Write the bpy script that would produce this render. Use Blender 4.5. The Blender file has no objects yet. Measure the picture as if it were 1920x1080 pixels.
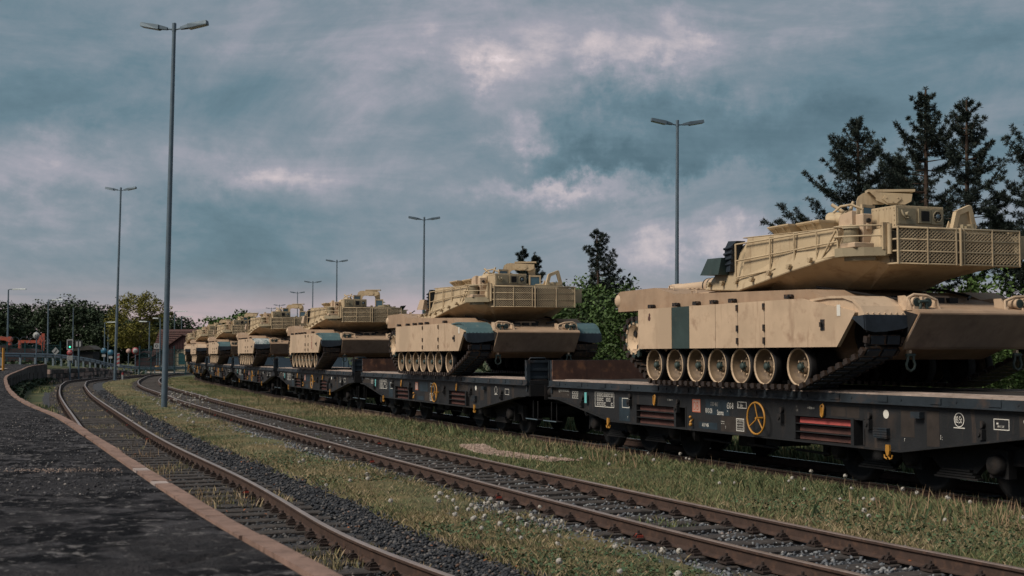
import bpy, math, random
import numpy as np
from mathutils import Vector, Matrix
PI = math.pi
rnd = random.Random(7)
S = bpy.context.scene
COL = S.collection

# ------------------------------------------------------------------ camera
cam_d = bpy.data.cameras.new('camera'); cam = bpy.data.objects.new('camera', cam_d); COL.objects.link(cam)
cam_d.sensor_width = 36; cam_d.lens = 2500 / 1920 * 36
cam_d.clip_start = .1; cam_d.clip_end = 3000
CAMZ = 2.09
cam.location = (0, 0, CAMZ)
cam.rotation_euler = (Matrix.Rotation(math.radians(90 + 2.8624), 4, 'X') @ Matrix.Rotation(math.radians(-.14), 4, 'Z')).to_euler()
cam_d.dof.use_dof = True; cam_d.dof.focus_distance = 26; cam_d.dof.aperture_fstop = 4.0
S.camera = cam
S.render.resolution_x = 1024; S.render.resolution_y = 576

# ------------------------------------------------------------------ light and sky
SUN_EL, SUN_AZ = 44.0, (-.86, -.50)          # the weak sun stands behind the viewer's left shoulder
S.view_settings.view_transform = 'Standard'; S.view_settings.look = 'None'
S.view_settings.gamma = 1; S.view_settings.exposure = 1.32
sun_d = bpy.data.lights.new('sun', 'SUN'); sun = bpy.data.objects.new('sun', sun_d); COL.objects.link(sun)
sun_d.energy = 1.5; sun_d.angle = math.radians(24); sun_d.color = (1, .90, .77)
_d = Vector((SUN_AZ[0], SUN_AZ[1], 0)).normalized() * math.cos(math.radians(SUN_EL)) + Vector((0, 0, math.sin(math.radians(SUN_EL))))
sun.rotation_euler = _d.to_track_quat('Z', 'Y').to_euler(); sun.location = (0, 0, 40)

W = bpy.data.worlds.new('World'); S.world = W; W.use_nodes = True
nt = W.node_tree; nt.nodes.clear()
def N(t, **k):
    n = nt.nodes.new(t)
    for a, b in k.items(): setattr(n, a, b)
    return n
def LK(a, b): nt.links.new(a, b)
def mth(op, a, b=None, c=None, clamp=False):
    n = N('ShaderNodeMath', operation=op, use_clamp=clamp)
    for i, x in enumerate((a, b, c)):
        if x is None: continue
        if isinstance(x, (int, float)): n.inputs[i].default_value = x
        else: LK(x, n.inputs[i])
    return n.outputs[0]
def mixc(f, a, b):
    n = N('ShaderNodeMix', data_type='RGBA')
    for i, x in ((0, f), (6, a), (7, b)):
        if isinstance(x, (int, float)): n.inputs[i].default_value = x
        elif isinstance(x, tuple): n.inputs[i].default_value = (*x, 1)
        else: LK(x, n.inputs[i])
    return n.outputs[2]
tc = N('ShaderNodeTexCoord'); sep = N('ShaderNodeSeparateXYZ'); LK(tc.outputs['Generated'], sep.inputs[0])
dx, dy, dz = sep.outputs
el = mth('MAXIMUM', dz, 0.0)
den = mth('ADD', el, .09)
cv = N('ShaderNodeCombineXYZ'); LK(mth('DIVIDE', dx, den), cv.inputs[0]); LK(mth('DIVIDE', dy, den), cv.inputs[1])
def noise(vec, scale, detail=6, rough=.5, dist=0, off=(0, 0, 0), sc=(1, 1, 1)):
    mp = N('ShaderNodeMapping'); mp.inputs['Location'].default_value = off; mp.inputs['Scale'].default_value = sc
    LK(vec, mp.inputs[0])
    n = N('ShaderNodeTexNoise'); n.inputs['Scale'].default_value = scale; n.inputs['Detail'].default_value = detail
    n.inputs['Roughness'].default_value = rough; n.inputs['Distortion'].default_value = dist
    LK(mp.outputs[0], n.inputs['Vector']); return n.outputs[0]
def ramp(f, stops):
    n = N('ShaderNodeValToRGB'); LK(f, n.inputs[0]); e = n.color_ramp.elements
    while len(e) < len(stops): e.new(.5)
    for q, (p, c) in zip(e, stops): q.position = p; q.color = (*c, 1) if isinstance(c, tuple) else (c, c, c, 1)
    return n.outputs[0]
broad = noise(cv.outputs[0], .42, 5, .52, .3, (3.1, 1.7, 0))
dirv = tc.outputs['Generated']
mid = noise(dirv, 3.4, 10, .62, .55, (.4, 7.3, 2.1), (1, 1, 1.9))
fine = noise(dirv, 11, 10, .66, .5, (5.0, 2.3, .7), (1, 1, 1.7))
# direction plane (x/y, z/y) used to stand the photograph's main clouds in their compass direction
yy = mth('MAXIMUM', dy, .05)
gx = mth('DIVIDE', dx, yy); gz = mth('DIVIDE', dz, yy)
w1 = mth('MULTIPLY', mth('SUBTRACT', noise(dirv, 7, 8, .65, 0, (9, 4, 0)), .5), .26)
w2 = mth('MULTIPLY', mth('SUBTRACT', noise(dirv, 8, 8, .65, 0, (2, 8, 0)), .5), .16)
gxw = mth('ADD', gx, w1); gzw = mth('ADD', gz, w2)
front = mth('GREATER_THAN', dy, .05)
def blob(px, py, rx, ry, amp):
    cx = (px - 960) / 2500; cz = (665 - py) / 2500
    a = mth('DIVIDE', mth('SUBTRACT', gxw, cx), rx / 2500); b = mth('DIVIDE', mth('SUBTRACT', gzw, cz), ry / 2500)
    r2 = mth('ADD', mth('MULTIPLY', a, a), mth('MULTIPLY', b, b))
    return mth('MULTIPLY', mth('MULTIPLY', mth('EXPONENT', mth('MULTIPLY', r2, -1.0)), front), amp)
def addall(l):
    o = l[0]
    for x in l[1:]: o = mth('ADD', o, x)
    return o
lum = mth('ADD', mth('MULTIPLY', mth('SUBTRACT', broad, .5), .45), mth('ADD', mth('MULTIPLY', mth('SUBTRACT', mid, .5), 1.05), mth('ADD', mth('MULTIPLY', mth('SUBTRACT', fine, .5), .50), mth('MULTIPLY', mth('SUBTRACT', noise(dirv, 4.5, 9, .62, .8, (7, 1, 3), (1, 1, 4.6)), .5), .62))))
BL = [(950, 125, 90, 32, .20), (1200, 135, 80, 60, .27), (1090, 345, 180, 26, .34), (1010, 245, 60, 40, .18), (1010, 240, 80, 50, .18), (1330, 95, 150, 90, .12),
      (120, 300, 220, 70, .22), (700, 40, 600, 90, .16), (1500, 10, 500, 50, .08), (1450, 440, 240, 50, .36), (1750, 430, 260, 70, .26), (1340, 60, 40, 80, .12), (1280, 130, 30, 50, .12), (480, 330, 160, 30, .16),
      (1160, 300, 160, 40, -.42), (1400, 250, 330, 60, -.34), (1700, 110, 380, 120, -.22), (750, 500, 420, 80, -.16), (280, 440, 420, 80, -.12), (100, 170, 260, 60, -.10), (700, 230, 240, 60, -.06), (1180, 420, 260, 50, -.10)]
lum = mth('ADD', lum, addall([blob(*b) for b in BL]))
lum = mth('ADD', lum, .455)
cloud = ramp(lum, [(0.0, (.052, .090, .112)), (.26, (.084, .132, .160)), (.48, (.142, .170, .198)), (.66, (.218, .217, .250)), (.84, (.37, .325, .335)), (1.0, (.62, .53, .53))])
# warm rose glow low over the horizon
hz = mth('EXPONENT', mth('MULTIPLY', mth('POWER', mth('DIVIDE', el, .044), 3.0), -1.0))
hzn = mth('MULTIPLY', hz, mth('ADD', .75, mth('MULTIPLY', mth('SUBTRACT', noise(cv.outputs[0], .55, 5, .6, .4, (1, 1, 0)), .42), 3.2), clamp=True), clamp=True)
cloud = mixc(hzn, cloud, (.36, .270, .275))
hs = N('ShaderNodeTexSky', sky_type='NISHITA'); hs.sun_disc = False
hs.sun_elevation = math.radians(SUN_EL); hs.sun_rotation = math.atan2(SUN_AZ[0], SUN_AZ[1])
b1 = N('ShaderNodeBackground'); LK(hs.outputs[0], b1.inputs[0]); b1.inputs[1].default_value = .05
b2 = N('ShaderNodeBackground'); LK(cloud, b2.inputs[0]); b2.inputs[1].default_value = .66
mx = N('ShaderNodeMixShader'); mx.inputs[0].default_value = .96; LK(b1.outputs[0], mx.inputs[1]); LK(b2.outputs[0], mx.inputs[2])
wo = N('ShaderNodeOutputWorld'); LK(mx.outputs[0], wo.inputs[0])
W.cycles.sampling_method = 'MANUAL'; W.cycles.sample_map_resolution = 512

# ------------------------------------------------------------------ materials
def mat(name, col, rough=.7, var=.25, scale=3., metal=0., col2=None, f2=(.55, .7), s2=2., bump=0., bscale=40., isl=0., coords='Object', stretch=(1, 1, 1), detail=5, spec=.3, isl_col=None, streak=None, chips=None, chs=(26, .66, .70)):
    m = bpy.data.materials.new(name); m.use_nodes = True
    t = m.node_tree; p = t.nodes['Principled BSDF']; L = t.links.new
    def nn(k, **kw):
        n = t.nodes.new(k)
        for a, b in kw.items(): setattr(n, a, b)
        return n
    tcn = nn('ShaderNodeTexCoord'); mp = nn('ShaderNodeMapping'); mp.inputs['Scale'].default_value = stretch
    L(tcn.outputs[coords], mp.inputs[0]); v = mp.outputs[0]
    def nz(s, d=detail, r=.6, vv=None):
        n = nn('ShaderNodeTexNoise'); n.inputs['Scale'].default_value = s; n.inputs['Detail'].default_value = d; n.inputs['Roughness'].default_value = r
        L(vv or v, n.inputs['Vector']); return n.outputs[0]
    def mx(f, a, b, bt='MIX'):
        n = nn('ShaderNodeMix', data_type='RGBA', blend_type=bt)
        for i, x in ((0, f), (6, a), (7, b)):
            if isinstance(x, (int, float)): n.inputs[i].default_value = x
            elif isinstance(x, tuple): n.inputs[i].default_value = (*x, 1)
            else: L(x, n.inputs[i])
        return n.outputs[2]
    def rp(f, a, b):
        n = nn('ShaderNodeMapRange', clamp=True); L(f, n.inputs[0]); n.inputs[1].default_value = a; n.inputs[2].default_value = b; return n.outputs[0]
    lo = tuple(c * (1 - var) for c in col); hi = tuple(min(1, c * (1 + var)) for c in col)
    c = mx(rp(nz(scale), .3, .7), lo, hi)
    if col2: c = mx(rp(nz(s2), *f2), c, col2)
    if streak:
        mp2 = nn('ShaderNodeMapping'); mp2.inputs['Scale'].default_value = (1, 1, .12); L(tcn.outputs[coords], mp2.inputs[0])
        c = mx(rp(nz(streak[1], 6, .65, mp2.outputs[0]), .56, .74), c, streak[0])
    if chips: c = mx(rp(nz(chs[0], 8, .7), chs[1], chs[2]), c, chips); c = mx(rp(nz(.9, 4, .55), .50, .66), c, tuple(x * .82 for x in col))
    if isl:
        g = nn('ShaderNodeNewGeometry'); r = g.outputs['Random Per Island']
        if isl_col:
            cr = nn('ShaderNodeValToRGB'); L(r, cr.inputs[0]); e = cr.color_ramp.elements
            while len(e) < len(isl_col): e.new(.5)
            for q, (pp, cc) in zip(e, isl_col): q.position = pp; q.color = (*cc, 1)
            c = mx(isl, c, cr.outputs[0])
        else:
            n = nn('ShaderNodeMapRange'); L(r, n.inputs[0]); n.inputs[3].default_value = 1 - isl; n.inputs[4].default_value = 1 + isl
            h = nn('ShaderNodeHueSaturation'); L(n.outputs[0], h.inputs['Value']); L(c, h.inputs['Color']); c = h.outputs[0]
    L(c, p.inputs['Base Color'])
    p.inputs['Roughness'].default_value = rough; p.inputs['Metallic'].default_value = metal; p.inputs['Specular IOR Level'].default_value = spec
    if rough < .9:
        n = nn('ShaderNodeMapRange'); L(nz(scale * 2.3), n.inputs[0]); n.inputs[3].default_value = max(0, rough - .12); n.inputs[4].default_value = min(1, rough + .15); L(n.outputs[0], p.inputs['Roughness'])
    if bump:
        b = nn('ShaderNodeBump'); b.inputs['Strength'].default_value = min(1, bump); b.inputs['Distance'].default_value = .02 if bump < 1 else .02 * bump
        L(nz(bscale, 8, .65), b.inputs['Height']); L(b.outputs[0], p.inputs['Normal'])
    return m
def flat(name, col, rough=.6, em=0):
    m = bpy.data.materials.new(name); m.use_nodes = True; p = m.node_tree.nodes['Principled BSDF']
    t = m.node_tree; n = t.nodes.new('ShaderNodeTexNoise'); n.inputs['Scale'].default_value = 14; n.inputs['Detail'].default_value = 6
    x = t.nodes.new('ShaderNodeMix'); x.data_type = 'RGBA'; t.links.new(n.outputs[0], x.inputs[0])
    x.inputs[6].default_value = (*[c * .75 for c in col], 1); x.inputs[7].default_value = (*[min(1, c * 1.15) for c in col], 1)
    t.links.new(x.outputs[2], p.inputs['Base Color']); p.inputs['Roughness'].default_value = rough
    if em: p.inputs['Emission Color'].default_value = (*col, 1); p.inputs['Emission Strength'].default_value = em
    return m
MT = dict(
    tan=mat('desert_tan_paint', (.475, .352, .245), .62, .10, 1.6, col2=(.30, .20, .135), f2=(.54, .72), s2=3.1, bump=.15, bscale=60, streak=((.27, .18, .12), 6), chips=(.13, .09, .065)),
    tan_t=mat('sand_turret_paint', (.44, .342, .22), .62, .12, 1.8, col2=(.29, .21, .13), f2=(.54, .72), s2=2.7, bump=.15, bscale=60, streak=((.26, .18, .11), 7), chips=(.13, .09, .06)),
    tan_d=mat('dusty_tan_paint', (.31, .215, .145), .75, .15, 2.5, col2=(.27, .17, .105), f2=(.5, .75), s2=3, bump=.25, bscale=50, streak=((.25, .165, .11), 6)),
    tan_b=mat('olive_tan_paint', (.27, .225, .15), .7, .12, 3, col2=(.2, .16, .1), f2=(.55, .75), s2=5, bump=.2, bscale=60),
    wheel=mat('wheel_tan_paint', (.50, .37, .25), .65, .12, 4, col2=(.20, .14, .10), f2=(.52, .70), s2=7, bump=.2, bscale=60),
    dish=mat('grimy_shaded_wheel_dish', (.15, .105, .066), .6, .3, 5, col2=(.10, .07, .05), f2=(.48, .66), s2=6, bump=.2, bscale=60),  # dirt, plus the shade inside the recessed dish put into the colour
    canvas=mat('dusty_canvas_load', (.085, .068, .05), .9, .35, 4, bump=.3, bscale=20),
    plank_shade=mat('shaded_deck_plank', (.025, .021, .019), .85, .3, 4, bump=.4, bscale=35, isl=.15),  # tank's shadow over the inner deck is put into this plank colour
    leafo=mat('orange_brown_leaf', (.26, .09, .035), .8, .3, 9, isl=.4),
    grit=mat('asphalt_grit', (.07, .07, .078), .85, .3, 9, isl=.95, isl_col=[(0, (.018, .018, .022)), (.6, (.045, .045, .052)), (.85, (.085, .085, .095)), (.95, (.17, .165, .17)), (1, (.34, .30, .27))]),
    grime_shade=mat('brown_grime_and_shade', (.185, .145, .115), .8, .2, 2.5, col2=(.11, .085, .07), f2=(.5, .72), s2=3, bump=.2, bscale=50, streak=((.13, .10, .08), 6), chips=(.07, .055, .045)),  # brown dirt, with the down-facing plate's shade put into the colour
    whitefender=mat('whitish_worn_fender', (.36, .38, .37), .6, .2, 5, col2=(.10, .15, .16), f2=(.5, .62), s2=6, bump=.1),
    green=mat('dark_green_paint', (.030, .048, .046), .5, .2, 3, col2=(.05, .06, .05), bump=.1),
    teal=mat('faded_teal_paint', (.065, .115, .125), .5, .2, 3, col2=(.17, .19, .18), f2=(.6, .72), s2=5, bump=.1),
    rubber=mat('black_rubber', (.017, .024, .034), .65, .3, 6, bump=.15),
    track=mat('worn_track_steel', (.035, .032, .032), .5, .4, 9, metal=.4, col2=(.13, .075, .045), f2=(.52, .66), s2=18, bump=.4, bscale=80),
    pin=mat('bare_track_connector', (.060, .046, .04), .45, .4, 14, metal=.6, col2=(.10, .06, .04), bump=.3),
    dark=mat('dark_hull_interior', (.018, .017, .018), .8, .3, 3),
    glass=flat('blue_ballistic_glass', (.06, .12, .16), .1),
    wag=mat('charcoal_wagon_paint', (.017, .018, .020), .55, .3, 1.5, col2=(.045, .032, .025), f2=(.56, .74), s2=1.7, bump=.25, bscale=30, streak=((.060, .043, .034), 7), chips=(.10, .075, .06)),
    patchblue=mat('dark_blue_repaint', (.018, .030, .040), .5, .3, 6), patchbrown=mat('brown_primer_patch', (.030, .024, .021), .8, .3, 5, col2=(.03, .025, .024)),
    wag2=mat('blue_black_wagon_paint', (.020, .027, .034), .5, .4, 2.2, col2=(.055, .040, .033), f2=(.55, .72), s2=3, bump=.25, bscale=30),
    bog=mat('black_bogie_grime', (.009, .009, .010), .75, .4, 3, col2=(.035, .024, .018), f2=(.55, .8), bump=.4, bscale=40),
    rust=mat('rusty_steel_board', (.075, .038, .028), .8, .35, 2.5, col2=(.16, .075, .04), f2=(.53, .68), s2=5, bump=.5, bscale=40, streak=((.045, .026, .022), 6)),
    rustbar=mat('brown_red_stake', (.10, .045, .038), .8, .3, 5, col2=(.06, .035, .03), bump=.3),
    redbar=mat('bright_red_stake', (.46, .095, .085), .6, .15, 5, col2=(.2, .06, .05), f2=(.62, .7), bump=.2),
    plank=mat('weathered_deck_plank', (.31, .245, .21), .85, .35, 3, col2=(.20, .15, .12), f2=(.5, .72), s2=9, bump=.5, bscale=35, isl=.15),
    yellow=flat('yellow_paint', (.38, .18, .025), .5),
    white=flat('white_lettering', (.62, .60, .55), .8),
    grey_letter=flat('worn_grey_lettering', (.30, .29, .27), .8),
    black_letter=flat('black_stencil', (.03, .028, .028), .8),
    redsq=flat('faded_red_panel', (.42, .12, .07), .7),
    pinksq=flat('pale_red_white', (.42, .28, .24), .7),
    tealtag=flat('turquoise_tag', (.13, .42, .42), .6),
    rail=mat('brown_rail_side', (.050, .031, .025), .75, .25, 5, col2=(.085, .048, .034), f2=(.5, .7), s2=12, bump=.3, bscale=60),
    railtop=mat('worn_rail_head', (.34, .26, .225), .32, .2, 3, metal=.55, stretch=(1, 1, 1), bump=.05),
    railshine=mat('polished_rail_head', (.62, .60, .58), .22, .1, 3, metal=.9),
    sleeper=mat('weathered_oak_sleeper', (.050, .043, .040), .9, .35, 6, col2=(.028, .026, .026), f2=(.5, .7), s2=10, bump=.8, bscale=30),
    clamp=mat('dark_rail_fastening', (.035, .024, .021), .8, .4, 9, bump=.3),
    clampred=flat('orange_red_painted_fastening', (.30, .045, .028), .8),
    stone=mat('blue_grey_ballast_stone', (.06, .065, .075), .8, .25, 20, isl=.95, isl_col=[(0, (.014, .016, .021)), (.45, (.031, .034, .041)), (.78, (.058, .058, .062)), (.94, (.13, .12, .115)), (1, (.12, .07, .05))]),
    stone_l=mat('pale_ballast_stone', (.10, .10, .11), .8, .25, 20, isl=.95, isl_col=[(0, (.055, .06, .07)), (.4, (.10, .11, .125)), (.75, (.17, .18, .19)), (.92, (.27, .265, .26)), (1, (.20, .13, .10))]),
    asphalt=mat('rough_dark_asphalt', (.048, .046, .050), .95, .8, 4, spec=.08, col2=(.008, .008, .010), f2=(.44, .54), s2=3.2, bump=4, bscale=12, chips=(.17, .16, .16), chs=(11, .56, .63), stretch=(1, 1, 1), detail=9),
    kerb=mat('rust_stained_platform_edge', (.215, .138, .110), .85, .25, 3.5, col2=(.11, .07, .055), f2=(.52, .7), s2=9, bump=.5, bscale=40),
    kerb_l=mat('pale_platform_edge', (.33, .27, .25), .85, .2, 5, col2=(.22, .17, .15), bump=.5, bscale=40),
    concrete=mat('stained_concrete', (.06, .055, .052), .9, .3, 1.5, col2=(.03, .028, .026), f2=(.45, .65), s2=1.2, bump=.6, bscale=14, streak=((.028, .026, .024), 3)),
    stonewall=mat('pinkish_stone_block', (.30, .22, .19), .9, .3, .8, col2=(.05, .045, .04), f2=(.5, .62), s2=1.0, bump=.6, bscale=9),
    ballast=mat('dark_ballast_bed', (.040, .042, .048), .95, .4, 8, col2=(.10, .10, .11), f2=(.58, .68), s2=30, bump=2, bscale=26),
    earth=mat('mossy_earth', (.085, .085, .040), .95, .4, .7, col2=(.16, .115, .055), f2=(.45, .65), s2=.55, bump=1.5, bscale=14),
    ground=mat('meadow_ground', (.055, .066, .026), .95, .35, .3, col2=(.13, .105, .05), f2=(.5, .7), s2=.25, bump=1.5, bscale=6),
    sand=mat('pale_sand', (.40, .30, .25), .95, .2, 6, col2=(.2, .16, .12), bump=1, bscale=40),
    road=mat('pale_road', (.30, .25, .22), .9, .12, .5),
    galv=mat('galvanised_steel', (.105, .145, .18), .48, .16, 3, metal=.3, col2=(.10, .13, .15), f2=(.5, .7), s2=6, bump=.1),
    lampglass=mat('milky_lamp_cover', (.42, .46, .46), .35, .1, 5),
    barrier=mat('dull_blue_grey_guardrail', (.17, .21, .24), .5, .15, 2, metal=.3),
    fence=mat('dark_teal_fence', (.02, .062, .068), .6, .2, 2),
    bark=mat('pine_bark', (.055, .037, .028), .95, .4, 8, bump=.6, bscale=20),
    barkp=mat('pale_birch_bark', (.30, .27, .24), .9, .4, 8, col2=(.08, .06, .05)),
    needle=mat('dark_pine_needles', (.020, .030, .024), .75, .3, 1, isl=.5),
    leaf=mat('green_leaves', (.050, .088, .022), .7, .35, .45, isl=.45),
    leafd=mat('dark_green_leaves', (.026, .042, .020), .75, .4, .3, isl=.5),
    leafy=mat('yellow_green_leaves', (.135, .125, .022), .7, .3, .5, isl=.4),
    grass=mat('grass_blades', (.10, .12, .04), .8, .4, .8, coords='Object', isl=.9, isl_col=[(0, (.070, .088, .042)), (.2, (.14, .135, .068)), (.45, (.25, .20, .11)), (.8, (.36, .27, .165)), (1, (.46, .35, .25))]),
    grassg=mat('green_grass_blades', (.085, .12, .035), .8, .4, .8, isl=.85, isl_col=[(0, (.045, .072, .038)), (.4, (.092, .125, .058)), (.72, (.18, .18, .085)), (1, (.32, .25, .15))]),
    herb=mat('leafy_groundcover', (.05, .085, .04), .75, .3, 2, isl=.5),
    straw=mat('dry_straw_stalks', (.27, .185, .115), .85, .3, 2, isl=.4),
    puff=flat('dandelion_down', (.40, .375, .34), .9),
    stem=flat('pale_stem', (.22, .17, .10), .8),
    redtile=mat('red_roof_tiles', (.075, .040, .036), .85, .25, 2, col2=(.05, .034, .032), bump=.4, bscale=9),
    barnwood=mat('dark_red_barn_boards', (.038, .016, .017), .85, .3, 2, streak=((.02, .012, .012), 9)),
    cream=mat('cream_render', (.40, .34, .24), .9, .08, 1),
    window=flat('dark_teal_window', (.015, .07, .075), .3),
    orange=flat('excavator_orange', (.32, .06, .03), .5),
    signw=flat('sign_white', (.26, .27, .27), .6), signr=flat('sign_red', (.24, .03, .035), .5), signb=flat('sign_blue', (.015, .10, .17), .5),
    signk=flat('sign_black', (.012, .014, .016), .5), siggreen=flat('signal_green_light', (.03, .55, .30), .4, 1.2),
    orangewall=flat('orange_cabin_wall', (.50, .21, .07), .8), bluebox=flat('blue_container', (.05, .085, .12), .6),
)

# ------------------------------------------------------------------ mesh helper
class M:
    def __init__(s): s.v = []; s.f = []; s.m = []; s.sm = []
    def add(s, vs, fs, mi=0, sm=False, T=None):
        o = len(s.v)
        s.v += [tuple(T @ Vector(p)) for p in vs] if T is not None else [tuple(p) for p in vs]
        s.f += [tuple(i + o for i in f) for f in fs]; s.m += [mi] * len(fs); s.sm += [sm] * len(fs)
        return s
    def box(s, x0, x1, y0, y1, z0, z1, mi=0, T=None):
        v = [(x, y, z) for x in (x0, x1) for y in (y0, y1) for z in (z0, z1)]
        return s.add(v, [(0, 1, 3, 2), (4, 6, 7, 5), (0, 4, 5, 1), (2, 3, 7, 6), (0, 2, 6, 4), (1, 5, 7, 3)], mi, False, T)
    def loft(s, loops, cap=True, mi=0, closed=True, sm=False):
        n = len(loops[0]); vs = [p for l in loops for p in l]; fs = []
        for k in range(len(loops) - 1):
            for i in range(n if closed else n - 1):
                j = (i + 1) % n; fs.append((k * n + i, k * n + j, (k + 1) * n + j, (k + 1) * n + i))
        s.add(vs, fs, mi, sm)
        if cap: s.add(loops[0], [tuple(range(n - 1, -1, -1))], mi); s.add(loops[-1], [tuple(range(n))], mi)
        return s
    def prism(s, poly, ax, a, b, mi=0):
        def P(p, t): return {'y': (p[0], t, p[1]), 'x': (t, p[0], p[1]), 'z': (p[0], p[1], t)}[ax]
        if ax == 'y': poly = poly[::-1]
        area = sum(poly[i][0] * poly[(i + 1) % len(poly)][1] - poly[(i + 1) % len(poly)][0] * poly[i][1] for i in range(len(poly)))
        if (area < 0) != (ax == 'y'): poly = poly[::-1]
        return s.loft([[P(p, a) for p in poly], [P(p, b) for p in poly]], True, mi)
    def cyl(s, p0, p1, r0, r1=None, n=12, mi=0, cap=True, sm=True):
        r1 = r0 if r1 is None else r1
        p0 = Vector(p0); p1 = Vector(p1); d = (p1 - p0).normalized()
        a = d.orthogonal().normalized(); b = d.cross(a)
        L = [[p + (a * math.cos(2 * PI * i / n) + b * math.sin(2 * PI * i / n)) * r for i in range(n)] for p, r in ((p0, r0), (p1, r1))]
        s.loft(L, False, mi, True, sm)
        if cap: s.add(L[0], [tuple(range(n - 1, -1, -1))], mi); s.add(L[1], [tuple(range(n))], mi)
        return s
    def tube(s, pts, r, n=6, closed=False, mi=0):
        pts = [Vector(p) for p in pts]; L = []; k = len(pts); up = None
        for i, p in enumerate(pts):
            d = ((pts[(i + 1) % k] if closed or i < k - 1 else p) - (pts[i - 1] if closed or i > 0 else p)).normalized()
            if up is None: up = d.orthogonal().normalized()
            up = (up - d * up.dot(d)).normalized(); b = d.cross(up)
            rr = r[i] if isinstance(r, (list, tuple)) else r
            L.append([p + (up * math.cos(2 * PI * j / n) + b * math.sin(2 * PI * j / n)) * rr for j in range(n)])
        if closed: L.append(L[0])
        s.loft(L, not closed, mi, True, True); return s
    def lathe(s, prof, c, ax='y', n=20, mi=0):
        L = []
        for r, h in prof:
            l = []
            for i in range(n):
                a = 2 * PI * i / n; x, z = r * math.cos(a), r * math.sin(a)
                l.append({'y': (c[0] + x, c[1] + h, c[2] + z), 'z': (c[0] + x, c[1] + z, c[2] + h), 'x': (c[0] + h, c[1] + x, c[2] + z)}[ax])
            L.append(l)
        return s.loft(L, False, mi, True, True)
    def ball(s, c, r, n=8, mi=0, sq=1):
        return s.lathe([(max(.0001, r * math.sin(PI * k / (n // 2 + 1))), -r * sq * math.cos(PI * k / (n // 2 + 1))) for k in range(n // 2 + 2)], c, 'z', n, mi)
    def mesh(s, name, mats):
        me = bpy.data.meshes.new(name); me.from_pydata(s.v, [], s.f)
        for m in mats: me.materials.append(MT[m] if isinstance(m, str) else m)
        me.polygons.foreach_set('material_index', s.m); me.polygons.foreach_set('use_smooth', s.sm); me.update()
        return me
def obj(name, me, parent=None, loc=(0, 0, 0), rot=(0, 0, 0), bevel=0, scale=None):
    if isinstance(me, tuple): me = me[0].mesh(name, me[1])
    o = bpy.data.objects.new(name, me); COL.objects.link(o); o.location = loc; o.rotation_euler = rot
    if scale is not None: o.scale = scale if isinstance(scale, tuple) else (scale,) * 3
    if parent: o.parent = parent
    if bevel:
        b = o.modifiers.new('bevel', 'BEVEL'); b.width = bevel; b.segments = 1; b.limit_method = 'ANGLE'; b.angle_limit = math.radians(35)
    return o
def thing(name, label, cat, loc=(0, 0, 0), rotz=0, group=None):
    o = bpy.data.objects.new(name, None); COL.objects.link(o); o.location = loc; o.rotation_euler = (0, 0, rotz); o.empty_display_size = .3
    return tag(o, label, cat, group)
def tag(o, label, cat, group=None):
    o['label'] = label; o['category'] = cat
    if group: o['group'] = group
    return o
def struct(o): o['kind'] = 'structure'; return o
def stuff(o): o['kind'] = 'stuff'; return o
KIDS = {}
def dup(o, parent=None):
    c = o.copy(); COL.objects.link(c)
    if parent: c.parent = parent
    for ch in o.children: dup(ch, c)
    return c
def text(parent, body, x, y, z, h, m='white', wscale=1., rot=(PI / 2, 0, 0), name='lettering', shear=0., align='LEFT'):
    c = bpy.data.curves.new(name, 'FONT'); c.body = body; c.size = h * 1.38; c.align_x = align; c.shear = shear; c.resolution_u = 2
    c.materials.append(MT[m]); o = bpy.data.objects.new(name, c); COL.objects.link(o); o.location = (x, y, z); o.rotation_euler = rot
    c.offset = h * .004
    me = bpy.data.meshes.new_from_object(o); bpy.data.objects.remove(o); bpy.data.curves.remove(c)
    o = bpy.data.objects.new(name, me); COL.objects.link(o); o.location = (x, y, z); o.rotation_euler = rot; o.scale = (wscale, 1, 1)
    if parent: o.parent = parent
    return o

# ------------------------------------------------------------------ track centre lines (world metres; curves run away to the left)
def catmull(pts, step=.4):
    P = [np.array(p, float) for p in pts]; P = [2 * P[0] - P[1]] + P + [2 * P[-1] - P[-2]]; out = []
    for i in range(1, len(P) - 2):
        n = max(2, int(np.linalg.norm(P[i + 1] - P[i]) / step))
        for k in range(n):
            t = k / n; a, b, c, d = P[i - 1:i + 3]
            out.append(.5 * ((2 * b) + (c - a) * t + (2 * a - 5 * b + 4 * c - d) * t * t + (3 * b - a - 3 * c + d) * t ** 3))
    out.append(P[-2]); return np.array(out)
class Path:
    def __init__(s, pts, step=.4, smooth=0):
        p = catmull(pts, step)
        for _ in range(smooth):
            q = p.copy(); q[1:-1] = (p[:-2] + p[1:-1] * 2 + p[2:]) / 4; p = q
        s.p = p; d = np.diff(p, axis=0); s.s = np.concatenate([[0], np.cumsum(np.hypot(d[:, 0], d[:, 1]))])
        t = np.gradient(p, axis=0); t /= np.hypot(t[:, 0], t[:, 1])[:, None]; s.t = t; s.n = np.stack([t[:, 1], -t[:, 0]], 1)
        s.L = s.s[-1]
    def at(s, u, off=0):
        x = np.interp(u, s.s, s.p[:, 0]); y = np.interp(u, s.s, s.p[:, 1]); nx = np.interp(u, s.s, s.n[:, 0]); ny = np.interp(u, s.s, s.n[:, 1])
        return np.array([x + nx * off, y + ny * off]) if np.isscalar(u) else np.stack([x + nx * off, y + ny * off], -1)
    def ang(s, u): tx = np.interp(u, s.s, s.t[:, 0]); ty = np.interp(u, s.s, s.t[:, 1]); return math.atan2(ty, tx)
    def xoff(s, y, off=0):                       # x of the line at world y
        q = s.p + s.n * off; return np.interp(y, q[:, 1], q[:, 0])
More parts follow.
